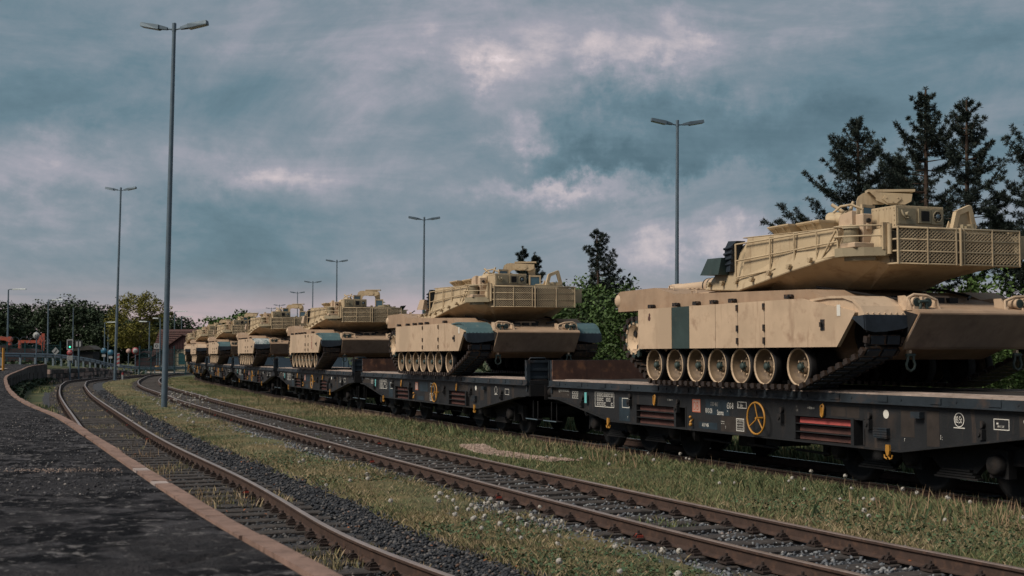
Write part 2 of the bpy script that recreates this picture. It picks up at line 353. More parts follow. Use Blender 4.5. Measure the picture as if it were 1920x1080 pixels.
T1 = Path([(3.1, 3.4), (.55, 8.0), (-1.20, 11.37), (-2.52, 14.1), (-4.75, 20.33), (-8.50, 29.84), (-13.0, 42.15), (-20.93, 64.28), (-26.73, 81.35), (-29.92, 91.2), (-33.86, 104.95), (-35.94, 120.97), (-36.9, 140.2), (-36.6, 156), (-34.5, 175)], smooth=14)
T2 = Path([(6.6, 5.6), (5.1, 8.9), (3.78, 11.97), (2.52, 14.75), (-2.97, 28.98), (-12.35, 54.35), (-16.3, 65.88), (-22.4, 83.73), (-26.86, 98.74), (-30.79, 114.03), (-34.9, 132.0), (-36.7, 146), (-36.6, 156)], smooth=14)
def c3(s0):
    q = np.array([1.97544, 30.48705]); n = 60
    for i in range(n):
        w = s0 * (i + .5) / n; a = .37712 - .0017 * w + 1e-5 * w * w - .0024 * max(0, w - 70); q = q + np.array([-math.sin(a), math.cos(a)]) * s0 / n
    return q
T3 = Path([c3(x) for x in list(range(-34, 100, 4))] + [(c3(96)[0] - .9, 132), (c3(96)[0] - 1.2, 146), (c3(96)[0] - .6, 160)], smooth=6)
S3_0 = 34.0                                        # arc length on T3 of the joint between the first two wagons
def frame3(s0):
    q = c3(s0); a = .37712 - .0017 * s0 + 1e-5 * s0 * s0 - .0024 * max(0, s0 - 70)
    return q, -(PI / 2 - a)
# ================================================================== ground
def grid_mesh(name, X, Y, Zf, m):
    V = np.stack([X, Y, Zf], -1).reshape(-1, 3); a, b = X.shape
    i = np.arange(a * b).reshape(a, b); F = np.stack([i[:-1, :-1], i[1:, :-1], i[1:, 1:], i[:-1, 1:]], -1).reshape(-1, 4)
    me = bpy.data.meshes.new(name); me.from_pydata(V.tolist(), [], F.tolist()); me.materials.append(MT[m])
    me.polygons.foreach_set('use_smooth', [True] * len(F)); me.update(); return obj(name, me)
def vnoise(x, y, seed=0):
    r = np.random.RandomState(seed); o = 0
    for k in range(5):
        a = r.rand() * 6.28; f = .5 * 1.9 ** k; o = o + np.sin((x * math.cos(a) + y * math.sin(a)) * f + r.rand() * 6 + np.sin((x * math.sin(a) - y * math.cos(a)) * f * .7 + r.rand() * 6)) / 1.5 ** k
    return o / 2.6
me = M().box(-2000, 2000, -2000, 2600, -.12, -.06).mesh('ground', ['ground'])
struct(obj('ground', me))
def ribbon(name, path, o0, o1, s0, s1, z, m, ds=.5, do=.25, edge=.04, amp=.03, seed=1, wob=.12):
    us = np.arange(s0, s1, ds); nc = max(2, int(abs(o1 - o0) / do) + 1); ofs = np.linspace(o0, o1, nc)
    X = np.zeros((len(us), nc)); Y = X * 0
    for j, o in enumerate(ofs):
        oo = o + (wob * np.sin(us * .9 + seed) * np.sin(us * .37 + 2 * seed) if j in (0, nc - 1) else 0)
        q = path.at(us, 0) + (np.stack([np.interp(us, path.s, path.n[:, 0]), np.interp(us, path.s, path.n[:, 1])], -1)) * (oo if np.ndim(oo) == 0 else oo[:, None])
        X[:, j] = q[:, 0]; Y[:, j] = q[:, 1]
    Z = z + amp * vnoise(X * 2, Y * 2, seed); Z[:, 0] -= edge; Z[:, -1] -= edge
    return struct(grid_mesh(name, X[:, ::-1], Y[:, ::-1], Z[:, ::-1], m))
struct_bed = [ribbon('ballast', T1, -1.75, 2.2, 0, T1.L, -.045, 'ballast', seed=3, amp=.012),
              ribbon('ballast', T2, -1.55, 1.55, 0, T2.L - 2, -.049, 'ballast', seed=5, amp=.012),
              ribbon('ballast', T3, -1.45, 1.6, 0, T3.L, -.053, 'ballast', seed=7, amp=.012)]
def between(A, oa, B, ob, y0, y1, z, m, name, seed, dy=.35, nc=12, amp=.03):
    ys = np.arange(y0, y1, dy); xa = A.xoff(ys, oa) + .12 * np.sin(ys * 1.3 + seed) * np.sin(ys * .45); xb = B.xoff(ys, ob) + .12 * np.sin(ys * 1.1 + seed * 2)
    ok = xb > xa + .05; ys, xa, xb = ys[ok], xa[ok], xb[ok]; t = np.linspace(0, 1, nc)
    X = xa[:, None] + (xb - xa)[:, None] * t; Y = np.repeat(ys[:, None], nc, 1)
    Z = z + amp * vnoise(X * 1.5, Y * 1.5, seed) + .05 * np.sin(PI * t)[None]; Z[:, 0] = -.06; Z[:, -1] = -.06
    return struct(grid_mesh(name, X, Y, Z, m))
between(T1, 1.9, T2, -1.15, 5, 128, -.01, 'earth', 'grass_verge', 2)
between(T2, 1.3, T3, -1.15, 4, 128, .0, 'earth', 'grass_verge', 4)
ribbon('grass_verge', T3, 1.5, 26, 0, T3.L, .0, 'ground', ds=2, do=2, amp=.06, seed=9)
ys = np.arange(25.6, 29.6, .12); xa = np.interp(ys, [25.6, 26.6, 28, 29.6], [.75, .05, -.75, -1.1]) ; xb = xa + .42 + .12 * np.sin(ys * 3)
tt = np.linspace(0, 1, 6); X = xa[:, None] + (xb - xa)[:, None] * tt; Y = np.repeat(ys[:, None], 6, 1)
struct(grid_mesh('sand_patch', X, Y, .075 + .012 * vnoise(X * 6, Y * 6, 3) - .03 * (abs(tt - .5) * 2)[None] ** 2, 'sand'))

# ================================================================== platform
ED = [(1.6, 0), (.42, 3.2), (-.79, 6.22), (-1.82, 8.55), (-3.45, 12.5), (-5.57, 17.72), (-7.75, 22.97), (-10.82, 29.85), (-15.3, 40.82), (-24.2, 64.0), (-28.7, 77), (-32.2, 88), (-34.0, 94.5), (-35.2, 101.2)]
def PZf(y): return np.interp(y, [0, 66, 80, 88, 95, 102], [0, 0, .06, .14, .32, .44])
PE = Path(ED, .35, smooth=6)
PZ = 1.07
us = np.concatenate([np.arange(3, 26, .07), np.arange(26, PE.L, .35)]); q = PE.at(us)
far = np.stack([np.full(len(us), -46.0) - q[:, 1] * .25, q[:, 1]], -1)
inn = PE.at(us, -.13)
dist = np.concatenate([np.arange(0, 3.6, .06), [3.8, 4.4, 5.2, 6.5, 9, 14, 22, 34, 60]]); X = inn[:, 0][:, None] - dist[None]; Y = np.repeat(inn[:, 1][:, None], len(dist), 1)
rz_ = np.random.RandomState(4); Z = PZ - .014 + .008 * vnoise(X * 3, Y * 3, 4) + .007 * vnoise(X * 9, Y * 9, 5) + .006 * vnoise(X * 24, Y * 24, 6) + rz_.normal(0, .0035, X.shape); ck = Y - np.interp(X, [-5, -3.2, -2.4, -1.74, -1.5, -1.3], [6.2, 6.15, 6.3, 6.6, 7.1, 7.9]) - .04 * np.sin(X * 14); Z = Z - .05 * np.exp(-(ck / .045) ** 2); Z[:, 0] = PZ - .02
Z = Z + PZf(Y)
struct(grid_mesh('platform', X[:, ::-1], Y[:, ::-1], Z[:, ::-1], 'asphalt'))
# edge stones, each a block of its own; retaining wall below
pr = struct(bpy.data.objects.new('platform_edge', None)); COL.objects.link(pr)
u = 0; k = 0
while u < PE.L - 1:
    pale = k in (11, 13); L = .28 if pale else rnd.uniform(.95, 1.25); u1 = min(u + L, PE.L - .02); nseg = 4; m = M(); loops = []
    jog = rnd.uniform(-.012, .012); zz = rnd.uniform(-.006, .006)
    for i in range(nseg + 1):
        uu = u + .004 + (u1 - u - .008) * i / nseg; a = PE.at(uu, jog + .012); b = PE.at(uu, jog - .122); zq = float(PZf(a[1]))
        loops.append([(a[0], a[1], zq + PZ - .035), (a[0], a[1], zq + PZ + zz - .010), (a[0] - .01, a[1], zq + PZ + zz), (b[0], b[1], zq + PZ + zz + .002), (b[0], b[1], zq + PZ - .05)])
    m.loft(loops, True)
    o = obj('edge_stone', (m, ['kerb_l' if pale else 'kerb']), pr); k += 1; u = u1
m = M(); L = []
for uu in np.arange(0, PE.L, .7):
    a = PE.at(uu, -.012); b = PE.at(uu, -.4); zq = float(PZf(a[1])); L.append([(a[0], a[1], -.1), (a[0], a[1], zq + PZ - .037), (b[0], b[1], zq + PZ - .037), (b[0], b[1], -.1)])
m.loft(L, True); pw = obj('platform_wall', (m, ['concrete'])); struct(pw)
# ribs on the wall where it curves away in view
for uu in np.arange(60, PE.L - 1, 2.0):
    a = PE.at(uu, -.02); an = PE.ang(uu); mm = M().box(-.09, .09, -.04, .06, -.08, PZ - .17); obj('wall_rib', (mm, ['concrete']), pw, (a[0], a[1], 0), (0, 0, an))

# ================================================================== railway tracks
RP = [(-.07, 0), (.07, 0), (.07, .012), (.012, .03), (.009, .115), (.034, .13), (.034, .155), (.027, .161), (-.027, .161), (-.034, .155), (-.034, .13), (-.009, .115), (-.012, .03), (-.07, .012)]
def rail_mesh(path, off, s0, s1, shine, step=.7):
    us = np.arange(s0, s1, step); L = []
    q = path.at(us, off); n = np.stack([np.interp(us, path.s, path.n[:, 0]), np.interp(us, path.s, path.n[:, 1])], -1)
    for i in range(len(us)): L.append([(q[i, 0] + n[i, 0] * a, q[i, 1] + n[i, 1] * a, .009 + z) for a, z in RP])
    m = M().loft(L, False); k = len(RP)
    for i in range(len(us) - 1): m.m[i * k + 7] = 1
    for i in range(len(us) - 1): m.m[i * k + 6] = m.m[i * k + 8] = 1
    return (m, ['rail', shine])
def sleeper_mesh(seed):
    r = random.Random(seed); m = M(); n = 7; L = []
    for i in range(n):
        x = -1.25 + 2.5 * i / (n - 1); w = .125 + r.uniform(-.008, .008); t = r.uniform(-.006, .006); sh = r.uniform(-.006, .006)
        L.append([(x, -w + sh, -.12), (x, w + sh, -.12), (x, w + sh, t - .01), (x, w * .8 + sh, t + .004), (x, w * .3, t - .004 * (seed % 3)), (x, -w * .8 + sh, t + .004), (x, -w + sh, t - .012)])
    m.loft(L, True); return m.mesh('sleeper', ['sleeper'])
SLP = [sleeper_mesh(i) for i in range(6)]
def clamp_mesh(mt):
    m = M(); m.box(-.055, .055, -.085, .085, 0, .022); m.box(-.035, .04, -.05, .05, .022, .05, 1); m.cyl((.0, 0, .05), (.0, 0, .10), .017, n=6, sm=False); m.cyl((0, 0, .05), (0, 0, .068), .032, n=6, sm=False, mi=1)
    m.tube([(-.06, -.035, .03), (-.03, -.03, .06), (.02, -.02, .062), (.04, 0, .045), (.02, .02, .062), (-.03, .03, .06), (-.06, .035, .03)], .011, 5)
    return m.mesh('rail_clamp', ['clamp', mt])
CL = clamp_mesh('clamp'); CLR = clamp_mesh('clampred')
def track(path, label, s0, s1, shine='railtop', seed=1, clamps=True, lead=0):
    r = random.Random(seed); t = thing('railway_track', label, 'railway track')
    for o in (-.7525, .7525): obj('rail', rail_mesh(path, o, s0, s1, shine), t)
    u = s0 + .3; n = 0; nc = 0; far = M()
    while u < s1 and n < 295:
        q = path.at(u); a = path.ang(u) + PI / 2 + r.uniform(-.012, .012)
        o = obj('sleeper', SLP[r.randrange(6)], t, (q[0], q[1], r.uniform(-.012, .004)), (0, 0, a)); n += 1
        if clamps:
            for off, sg in ((-.7525, 1), (.7525, 1)):
                for sd in (-1, 1):
                    p = path.at(u, off + sd * .11); rz = path.ang(u) + (PI / 2 if sd > 0 else -PI / 2)
                    if nc < 296:
                        obj('rail_clamp', CLR if r.random() < .07 else CL, t, (p[0], p[1], .004), (0, 0, rz)); nc += 1
                    elif u < 90:
                        T = Matrix.Translation((p[0], p[1], 0)) @ Matrix.Rotation(rz, 4, 'Z'); far.box(-.05, .05, -.08, .08, 0, .05, 0, T); far.box(-.02, .02, -.02, .02, .05, .09, 0, T)
        u += .63 + r.uniform(-.03, .03)
    if clamps: stuff(obj('rail_clamps', (far, ['clamp']), t))
    return t
TR1 = track(T1, 'nearest rusty railway track curving along the platform edge', 3.5, T1.L, seed=11)
TR2 = track(T2, 'middle railway track with brown rails between the two grass strips', .5, T2.L, seed=12)
TR3 = track(T3, 'railway track with shiny inner rail carrying the loaded flat wagons', 2, T3.L, 'railshine', seed=13, clamps=False)
# check rails and blades of the turnout in the distance are part of the middle track
# ================================================================== battle tanks (x = hull front, toward the viewer; y < 0 = side we see; z = 0 on the wagon deck)
CACHE = {}
def cached(key, fn, mats, name='part'):
    key = (key, tuple(mats))
    if key not in CACHE: CACHE[key] = fn().mesh(name, mats)
    return CACHE[key]
def part(name, key, fn, mats, parent, loc=(0, 0, 0), rot=(0, 0, 0), bevel=0):
    return obj(name, cached(key, fn, mats, name), parent, loc, rot, bevel)
def track_loop():
    P = []
    for cx, cz, r in ((-2.26, .345, .30), (2.26, .345, .30), (3.62, .83, .33), (-3.04, .84, .36)):
        P += [(cx + r * math.cos(a * PI / 60), cz + r * math.sin(a * PI / 60)) for a in range(120)]
    P = sorted(set(P))
    def half(p):
        h = []
        for q in p:
            while len(h) > 1 and (h[-1][0] - h[-2][0]) * (q[1] - h[-2][1]) - (h[-1][1] - h[-2][1]) * (q[0] - h[-2][0]) <= 0: h.pop()
            h.append(q)
        return h
    H = half(P)[:-1] + half(P[::-1])[:-1]; H = np.array(H + [H[0]])
    s = np.concatenate([[0], np.cumsum(np.hypot(*np.diff(H, axis=0).T))]); n = int(s[-1] / .19); out = []
    for i in range(n):
        u = s[-1] * i / n; e = .05
        x, z = np.interp(u, s, H[:, 0]), np.interp(u, s, H[:, 1]); x2, z2 = np.interp((u + e) % s[-1], s, H[:, 0]), np.interp((u + e) % s[-1], s, H[:, 1])
        if z > 1.1 and -2.8 < x < 3.3: z -= .05 * math.sin(PI * (x + 2.8) / 6.1)
        out.append((x, z, math.atan2(z2 - z, x2 - x)))
    return out
LOOP = track_loop()
def m_link():
    m = M(); m.box(-.07, .07, -.26, .26, -.025, .018)
    for y in (-.24, .03): m.box(-.058, .058, y, y + .21, -.052, -.025, 1)
    for y in (-.33, .262): m.box(-.045, .045, y + .008, y + .06, -.045, .034, 2); m.box(-.09, -.06, y + .02, y + .05, -.02, .012, 0)
    m.box(-.03, .03, -.03, .03, .018, .09); return m
def m_trackband():
    m = M()
    for x, z, a in LOOP:
        T = Matrix.Translation((x, 0, z)) @ Matrix.Rotation(-a, 4, 'Y'); m.box(-.075, .075, -.29, .29, -.045, .02, 0, T)
        m.box(-.06, .06, -.315, -.27, -.04, .025, 1, T)
    return m
def m_rim():
    m = M(); m.lathe([(.262, .0), (.268, -.075), (.286, -.08), (.286, .06), (.262, .06)], (0, 0, 0), 'y', 28)
    m.lathe([(.264, -.06), (.236, .075), (.15, .105), (.115, .06), (.10, .01), (.06, -.0), (.0005, -.0)], (0, 0, 0), 'y', 28, 1)
    for k in range(5): a = k * 2 * PI / 5; m.cyl((.135 * math.cos(a), .04, .135 * math.sin(a)), (.135 * math.cos(a), .012, .135 * math.sin(a)), .016, n=6)
    return m
def m_tyre(): return M().lathe([(.284, -.07), (.312, -.062), (.318, -.04), (.318, .04), (.312, .06), (.284, .07)], (0, 0, 0), 'y', 28)
def m_hub():
    m = M().lathe([(.055, .0), (.055, -.045), (.046, -.06), (.0005, -.062)], (0, 0, 0), 'y', 12)
    for k in range(6): a = k * PI / 3; m.cyl((.072 * math.cos(a), -.005, .072 * math.sin(a)), (.072 * math.cos(a), -.025, .072 * math.sin(a)), .011, n=5)
    return m
def m_sprocket():
    m = M(); n = 44; P = []
    for i in range(n): a = 2 * PI * i / n; r = .355 + (.035 if i % 4 in (0, 1) else -.03); P.append((r * math.cos(a), r * math.sin(a)))
    Q = [(.27 * math.cos(2 * PI * i / n), .27 * math.sin(2 * PI * i / n)) for i in range(n)]
    L = [[(x, y, z) for x, z in pp] for pp, y in ((Q, -.035), (P, -.035), (P, .02), (Q, .02))]; m.loft(L, False, 0); return m
def m_sprocket_dish():
    m = M().lathe([(.285, -.045), (.285, -.03), (.25, -.03), (.235, .07), (.12, .09), (.0005, .09)], (0, 0, 0), 'y', 22)
    for k in range(11): a = 2 * PI * k / 11; m.box(-.035, .035, -.048, -.03, .262, .31, 0, Matrix.Rotation(a, 4, 'Y'))
    for k in range(3): a = 2 * PI * k / 3 + .5; m.cyl((.17 * math.cos(a), .088, .17 * math.sin(a)), (.17 * math.cos(a), .06, .17 * math.sin(a)), .062, n=10, mi=1)
    return m
def m_hull():
    m = M()
    m.prism([(-3.3, .5), (3.0, .45), (3.45, .60), (3.93, .635), (4.30, 1.10), (4.26, 1.15), (1.9, 1.53), (-3.38, 1.53), (-3.42, 1.2)], 'y', -1.12, 1.12)
    for s in (-1, 1):
        y0, y1 = sorted((s * 1.121, s * 1.765))
        m.prism([(-3.62, 1.35), (-3.62, 1.70), (-3.52, 1.735), (-2.16, 1.745), (-1.42, 1.60), (2.6, 1.50), (3.0, 1.36), (3.0, 1.18), (-2.62, 1.18), (-2.62, 1.35)], 'y', y0, y1)
    m.prism([(-3.47, 1.535), (-3.47, 1.70), (-2.16, 1.72), (-1.5, 1.60), (-1.5, 1.535)], 'y', -1.119, 1.119)
    m.box(-3.44, -3.40, -1.0, 1.0, .8, 1.5)
    return m
def m_enginedeck():
    m = M()
    for i in range(3):
        for j in range(2):
            x = -3.36 + j * .56; y = -1.0 + i * .68; m.box(x, x + .5, y, y + .62, 1.705, 1.75)
            for k in range(6): m.box(x + .04, x + .46, y + .06 + k * .09, y + .1 + k * .09, 1.75, 1.765)
    for x, y, w, h in ((-1.2, -1.5, .55, .4), (-.5, -1.5, .45, .4), (-1.2, -.6, .6, 1.1)): m.box(x, x + w, y, y + h, 1.50, 1.61)
    for x in (-2.0, -1.2, -.4, .3): m.tube([(x, -1.55, 1.60 if x > -1.3 else 1.72), (x, -1.55, 1.66 if x > -1.3 else 1.78), (x + .16, -1.55, 1.66 if x > -1.3 else 1.77), (x + .16, -1.55, 1.58 if x > -1.3 else 1.70)], .012, 5)
    return m
def m_deckclutter():
    m = M(); m.cyl((3.05, .1, 1.30), (3.05, .1, 1.40), .3, .27, 14); m.box(2.7, 2.9, -.35, .55, 1.36, 1.42, 1)
    for y in (-.25, 0, .25): m.box(3.28, 3.40, y - .08, y + .08, 1.26, 1.37, 1)
    m.tube([(1.5, .9, 1.63), (2.2, 1.15, 1.54), (2.9, 1.0, 1.42), (3.3, .6, 1.36)], .022, 6, mi=1); m.tube([(2.0, -1.2, 1.57), (2.6, -.9, 1.46), (3.2, -.8, 1.36), (3.7, -.3, 1.28)], .022, 6, mi=1)
    return m
def skirt(x0, x1, slope=False):
    def f():
        m = M()
        P = [(x0, .64), (x1, .64), (x1, 1.365), (x0, 1.365)] if not slope else [(x0, .64), (3.40, .64), (3.83, 1.12), (3.76, 1.15), (2.52, 1.365), (x0, 1.365)]
        m.prism(P, 'y', -1.86, -1.80); return m
    return f
def m_fender():
    m = M(); A = [(3.0, 1.30), (2.72, 1.345), (3.2, 1.375), (3.55, 1.365), (3.76, 1.31), (3.91, 1.21), (4.02, 1.07)]
    A = A[1:]; B = [(x - .03, z - .035) for x, z in A[::-1]]; m.prism(A + B, 'y', -1.83, -1.13)
    for y in (-1.155, -1.80): m.prism(A + [(3.96, 1.05), (3.8, 1.05), (3.5, 1.12), (2.72, 1.14)], 'y', y, y + .024)
    for k in range(7): m.cyl((3.995, -1.78 + k * .1, 1.10), (4.025, -1.78 + k * .1, 1.11), .011, n=5, sm=False)
    return m
def m_flap():
    m = M(); L = []
    for y, b in ((-1.84, .87), (-1.70, .84), (-1.5, .85), (-1.2, .89), (-1.12, .92)): L.append([(4.01, y, 1.085), (4.03, y, 1.08), (4.05, y, b), (4.03, y, b)])
    m.loft(L); m.prism([(3.72, 1.06), (4.01, 1.08), (4.03, .88)], 'y', -1.855, -1.835); return m
def m_headlamp():
    m = M(); m.box(4.0, 4.16, -1.10, -.86, 1.12, 1.20); m.tube([(4.02, -1.12, 1.16), (4.05, -1.12, 1.33), (4.05, -1.02, 1.37), (4.05, -.80, 1.36), (4.05, -.62, 1.30), (4.08, -.60, 1.16)], .022, 6)
    m.prism([(3.86, 1.15), (3.84, 1.36), (3.98, 1.36), (4.08, 1.3), (4.14, 1.15)], 'y', -1.13, -1.11); m.prism([(3.86, 1.15), (3.84, 1.34), (3.98, 1.34), (4.14, 1.15)], 'y', -.62, -.60)
    m.cyl((3.95, -1.02, 1.26), (4.12, -1.02, 1.26), .075, .08, 14); m.cyl((3.95, -.83, 1.26), (4.12, -.83, 1.26), .07, .075, 14)
    return m
def m_lens():
    m = M()
    for y in (-1.02, -.83): m.cyl((4.121, y, 1.26), (4.128, y, 1.26), .062, n=14)
    return m
def m_shackle():
    m = M(); m.tube([(.0, -.045, .0), (0, -.05, -.07), (.0, -.075, -.13), (0, -.06, -.19), (0, 0, -.225), (0, .06, -.19), (0, .075, -.13), (0, .05, -.07), (0, .045, 0)], .02, 7)
    m.cyl((0, -.075, 0), (0, .075, 0), .024, n=8); m.box(-.06, .0, -.022, .022, -.02, .07, 1); return m
def mirror_y(fn):
    def g():
        m = fn(); m.v = [(x, -y, z) for x, y, z in m.v]; m.f = [tuple(reversed(f)) for f in m.f]; return m
    return g
LOW = [(-1.35, -.35, 1.66), (-.68, -1.60, 1.64), (.6, -1.72, 1.57), (1.85, -1.62, 1.80), (2.85, -1.42, 1.99), (3.3, -1.02, 1.88), (3.5, -.98, 1.84)]
UPP = [(-.95, -.35, 2.12), (-.12, -1.40, 2.26), (.7, -1.50, 2.40), (1.9, -1.42, 2.40), (2.8, -1.27, 2.39), (3.22, -.95, 2.37), (3.45, -.93, 2.34)]
BOT = [(-1.0, -.3, 1.545), (-.5, -.9, 1.54), (.4, -1.12, 1.53), (1.4, -1.08, 1.53), (2.1, -.75, 1.53), (2.35, -.45, 1.53), (2.45, -.2, 1.54)]
def m_turret():
    m = M(); mir = lambda l: l + [(x, -y, z) for x, y, z in reversed(l)]
    m.loft([mir(BOT), mir(LOW), mir(UPP)], False)
    n = len(UPP); V = mir(UPP); F = [(i, i + 1, 2 * n - 2 - i, 2 * n - 1 - i) for i in range(n - 1)]; m.add(V, [tuple(reversed(f)) for f in F])
    V = mir(BOT); m.add(V, F)
    m.cyl((.85, 0, 1.50), (.85, 0, 1.56), 1.12, n=28, cap=False)
    return m
def m_weldbits():
    m = M()
    for i in range(7):
        t = i / 6; x = -.45 + t * 2.8; y = -1.66 - .05 * math.sin(PI * t) + .22 * max(0, t - .6); z = (1.66 if x < .6 else 1.62 + (x - .6) * .155) + .05
        m.cyl((x, y + .04, z), (x + .05, y - .055, z - .01), .026, .022, 7); m.box(x - .03, x + .05, y - .02, y + .03, z + .02, z + .05)
    m.box(-.42, -.30, -1.50, -1.44, 1.88, 1.93); m.tube([(-.4, -1.47, 1.85), (-.36, -1.56, 1.9), (-.3, -1.47, 1.85)], .014, 5)
    return m
def m_gun():
    m = M(); m.lathe([(.105, -3.3), (.105, -2.95), (.095, -2.94), (.104, -1.9), (.15, -1.85), (.15, -1.05), (.10, -.98), (.095, .2), (.125, .24), (.13, .6)], (-1.35, 0, 1.86), 'x', 18)
    m.cyl((-4.652, 0, 1.86), (-4.658, 0, 1.86), .062, n=14, mi=1)
    for x in (-3.2, -3.05, -2.15, -1.6): m.lathe([(.154 if -3.3 < x < -2.3 else .108, -.02), (.16 if -3.3 < x < -2.3 else .114, 0), (.154 if -3.3 < x < -2.3 else .108, .02)], (x, 0, 1.86), 'x', 16, 1)
    return m
def m_mantlet():
    m = M(); m.loft([[(-1.75, -.26, 1.68), (-1.75, .26, 1.68), (-1.75, .26, 2.0), (-1.75, -.26, 2.0)], [(-1.3, -.34, 1.64), (-1.3, .34, 1.64), (-1.05, .34, 2.1), (-1.05, -.34, 2.1)], [(-1.0, -.34, 1.6), (-1.0, .34, 1.6), (-.7, .34, 2.15), (-.7, -.34, 2.15)]]); return m
def m_bin():     # long side stowage bin
    m = M(); a = [(.62, -1.66, 1.81), (.62, -1.48, 1.81), (.62, -1.46, 2.42), (.74, -1.63, 2.42)]; b = [(2.82, -1.385, 2.02), (2.82, -1.25, 2.02), (2.82, -1.22, 2.40), (2.82, -1.36, 2.40)]
    m.loft([a, b]); m.add([(.60, -1.64, 2.425), (.60, -1.44, 2.425), (2.84, -1.2, 2.405), (2.84, -1.37, 2.405), (.60, -1.64, 2.44), (.60, -1.44, 2.44), (2.84, -1.2, 2.42), (2.84, -1.37, 2.42)], [(0, 1, 2, 3), (7, 6, 5, 4), (0, 4, 5, 1), (1, 5, 6, 2), (2, 6, 7, 3), (3, 7, 4, 0)])
    return m
def binpt(t, h): return (.52 + 2.33 * t, -1.72 + .30 * t, (1.785 + .215 * t) * (1 - h) + (2.33 + .075 * t) * h)
def m_binrails():
    m = M()
    for h in (0, .5, 1): m.tube([binpt(t / 6, h) for t in range(7)], .013, 6)
    for t in (0, .36, .60, .81, 1): m.tube([binpt(t, -.02), binpt(t, 1.02)], .017 if t in (.36, .6, 0) else .012, 6)
    m.tube([binpt(.86, .02), binpt(.985, .92)], .016, 6)
    for t in (.36, .6): x, y, z = binpt(t, 0); m.prism([(x - .13, z), (x + .14, z + .02), (x, z - .03)], 'y', y - .01, y + .12); m.cyl((x, y - .01, binpt(t, 1)[2] + .02), (x, y + .14, binpt(t, 1)[2] + .04), .016, n=6)
    return m
SHELF = [(2.84, -1.40), (2.92, -1.53), (3.12, -1.54), (3.36, -1.33), (3.53, -1.08), (3.53, -.99), (3.3, -1.0), (2.84, -1.3)]
def m_shelf():
    m = M(); m.prism(SHELF, 'z', 1.96, 2.085); m.prism([(3.0, -1.42), (3.2, -1.4), (3.4, -1.15), (3.2, -1.05), (2.95, -1.3)], 'z', 1.90, 1.96); return m
def m_shelfrails():
    m = M(); P = [(2.86, -1.42), (2.95, -1.55), (3.12, -1.55), (3.36, -1.34), (3.50, -1.10)]
    for z in (2.25, 2.40): m.tube([(x, y, z) for x, y in P], .013, 6)
    for x, y in (P[0], P[-1]): m.cyl((x, y, 2.06), (x, y, 2.42), .015, n=6)
    m.box(3.47, 3.53, -1.12, -1.0, 2.05, 2.44); m.cyl((3.56, -1.03, 1.98), (3.56, -1.03, 2.42), .035, n=10); return m
def m_drum():
    m = M(); m.cyl((3.06, -1.33, 2.085), (3.06, -1.33, 2.38), .115, .105, 16); m.lathe([(.13, 0), (.12, .03), (.06, .045), (.02, .06), (.0005, .075)], (3.06, -1.33, 2.375), 'z', 16); return m
def m_lockers():
    m = M(); m.prism([(2.66, 2.38), (2.66, 2.56), (2.70, 2.62), (2.98, 2.66), (3.0, 2.08), (2.8, 2.08)], 'y', -1.25, -1.17); m.box(2.98, 3.16, -1.19, -1.02, 2.08, 2.60)
    m.cyl((3.16, -1.10, 2.50), (3.19, -1.10, 2.50), .035, n=10, mi=1); m.box(3.16, 3.18, -1.14, -1.06, 2.36, 2.46); m.box(2.95, 3.3, -1.45, -1.1, 2.085, 2.16); return m
def m_rearbox():
    m = M(); m.box(3.02, 3.58, -.93, -.07, 2.385, 2.69); m.add([(3.02, -.935, 2.08), (3.44, -.935, 2.08), (3.44, -.935, 2.384), (3.02, -.935, 2.384), (3.02, -.90, 2.08), (3.44, -.90, 2.08), (3.44, -.90, 2.384), (3.02, -.90, 2.384)], [(0, 1, 2, 3), (7, 6, 5, 4), (1, 5, 6, 2), (0, 4, 5, 1), (3, 2, 6, 7), (0, 3, 7, 4)])
    for k in range(7): m.cyl((3.06 + k * .08, -.93, 2.66), (3.06 + k * .08, -.943, 2.66), .009, n=5); m.cyl((3.58, -.90 + k * .13, 2.672), (3.59, -.90 + k * .13, 2.672), .008, n=5)
    for k in range(4): m.cyl((3.55, -.93, 2.62 - k * .07), (3.55, -.943, 2.62 - k * .07), .009, n=5)
    return m
def m_rearpanel():
    m = M(); m.box(3.581, 3.595, -.90, -.58, 2.42, 2.65); m.box(3.581, 3.61, -.54, -.32, 2.44, 2.645); m.box(3.581, 3.605, -.31, -.09, 2.43, 2.65)
    m.tube([(3.60, -.84, 2.62), (3.63, -.84, 2.56), (3.64, -.80, 2.50), (3.64, -.76, 2.50), (3.64, -.74, 2.56)], .016, 6); m.cyl((3.6, -.76, 2.56), (3.67, -.76, 2.56), .035, n=8); return m
def m_grille():
    m = M(); m.box(3.611, 3.616, -.50, -.355, 2.47, 2.62)
    for k in range(5): m.box(3.616, 3.622, -.50, -.355, 2.48 + k * .03, 2.487 + k * .03)
    return m
def m_fan():
    m = M(); m.cyl((3.606, -.20, 2.545), (3.612, -.20, 2.545), .085, n=20); m.lathe([(.07, 0), (.078, .012), (.086, 0)], (3.612, -.20, 2.545), 'x', 20, 1)
    m.lathe([(.035, 0), (.035, .01), (.012, .014), (.0005, .014)], (3.612, -.20, 2.545), 'x', 14, 2)
    for k in range(8): m.box(3.613, 3.617, -.004, .004, .03, .075, 1, Matrix.Translation((0, -.20, 2.545)) @ Matrix.Rotation(k * PI / 4, 4, 'X'))
    return m
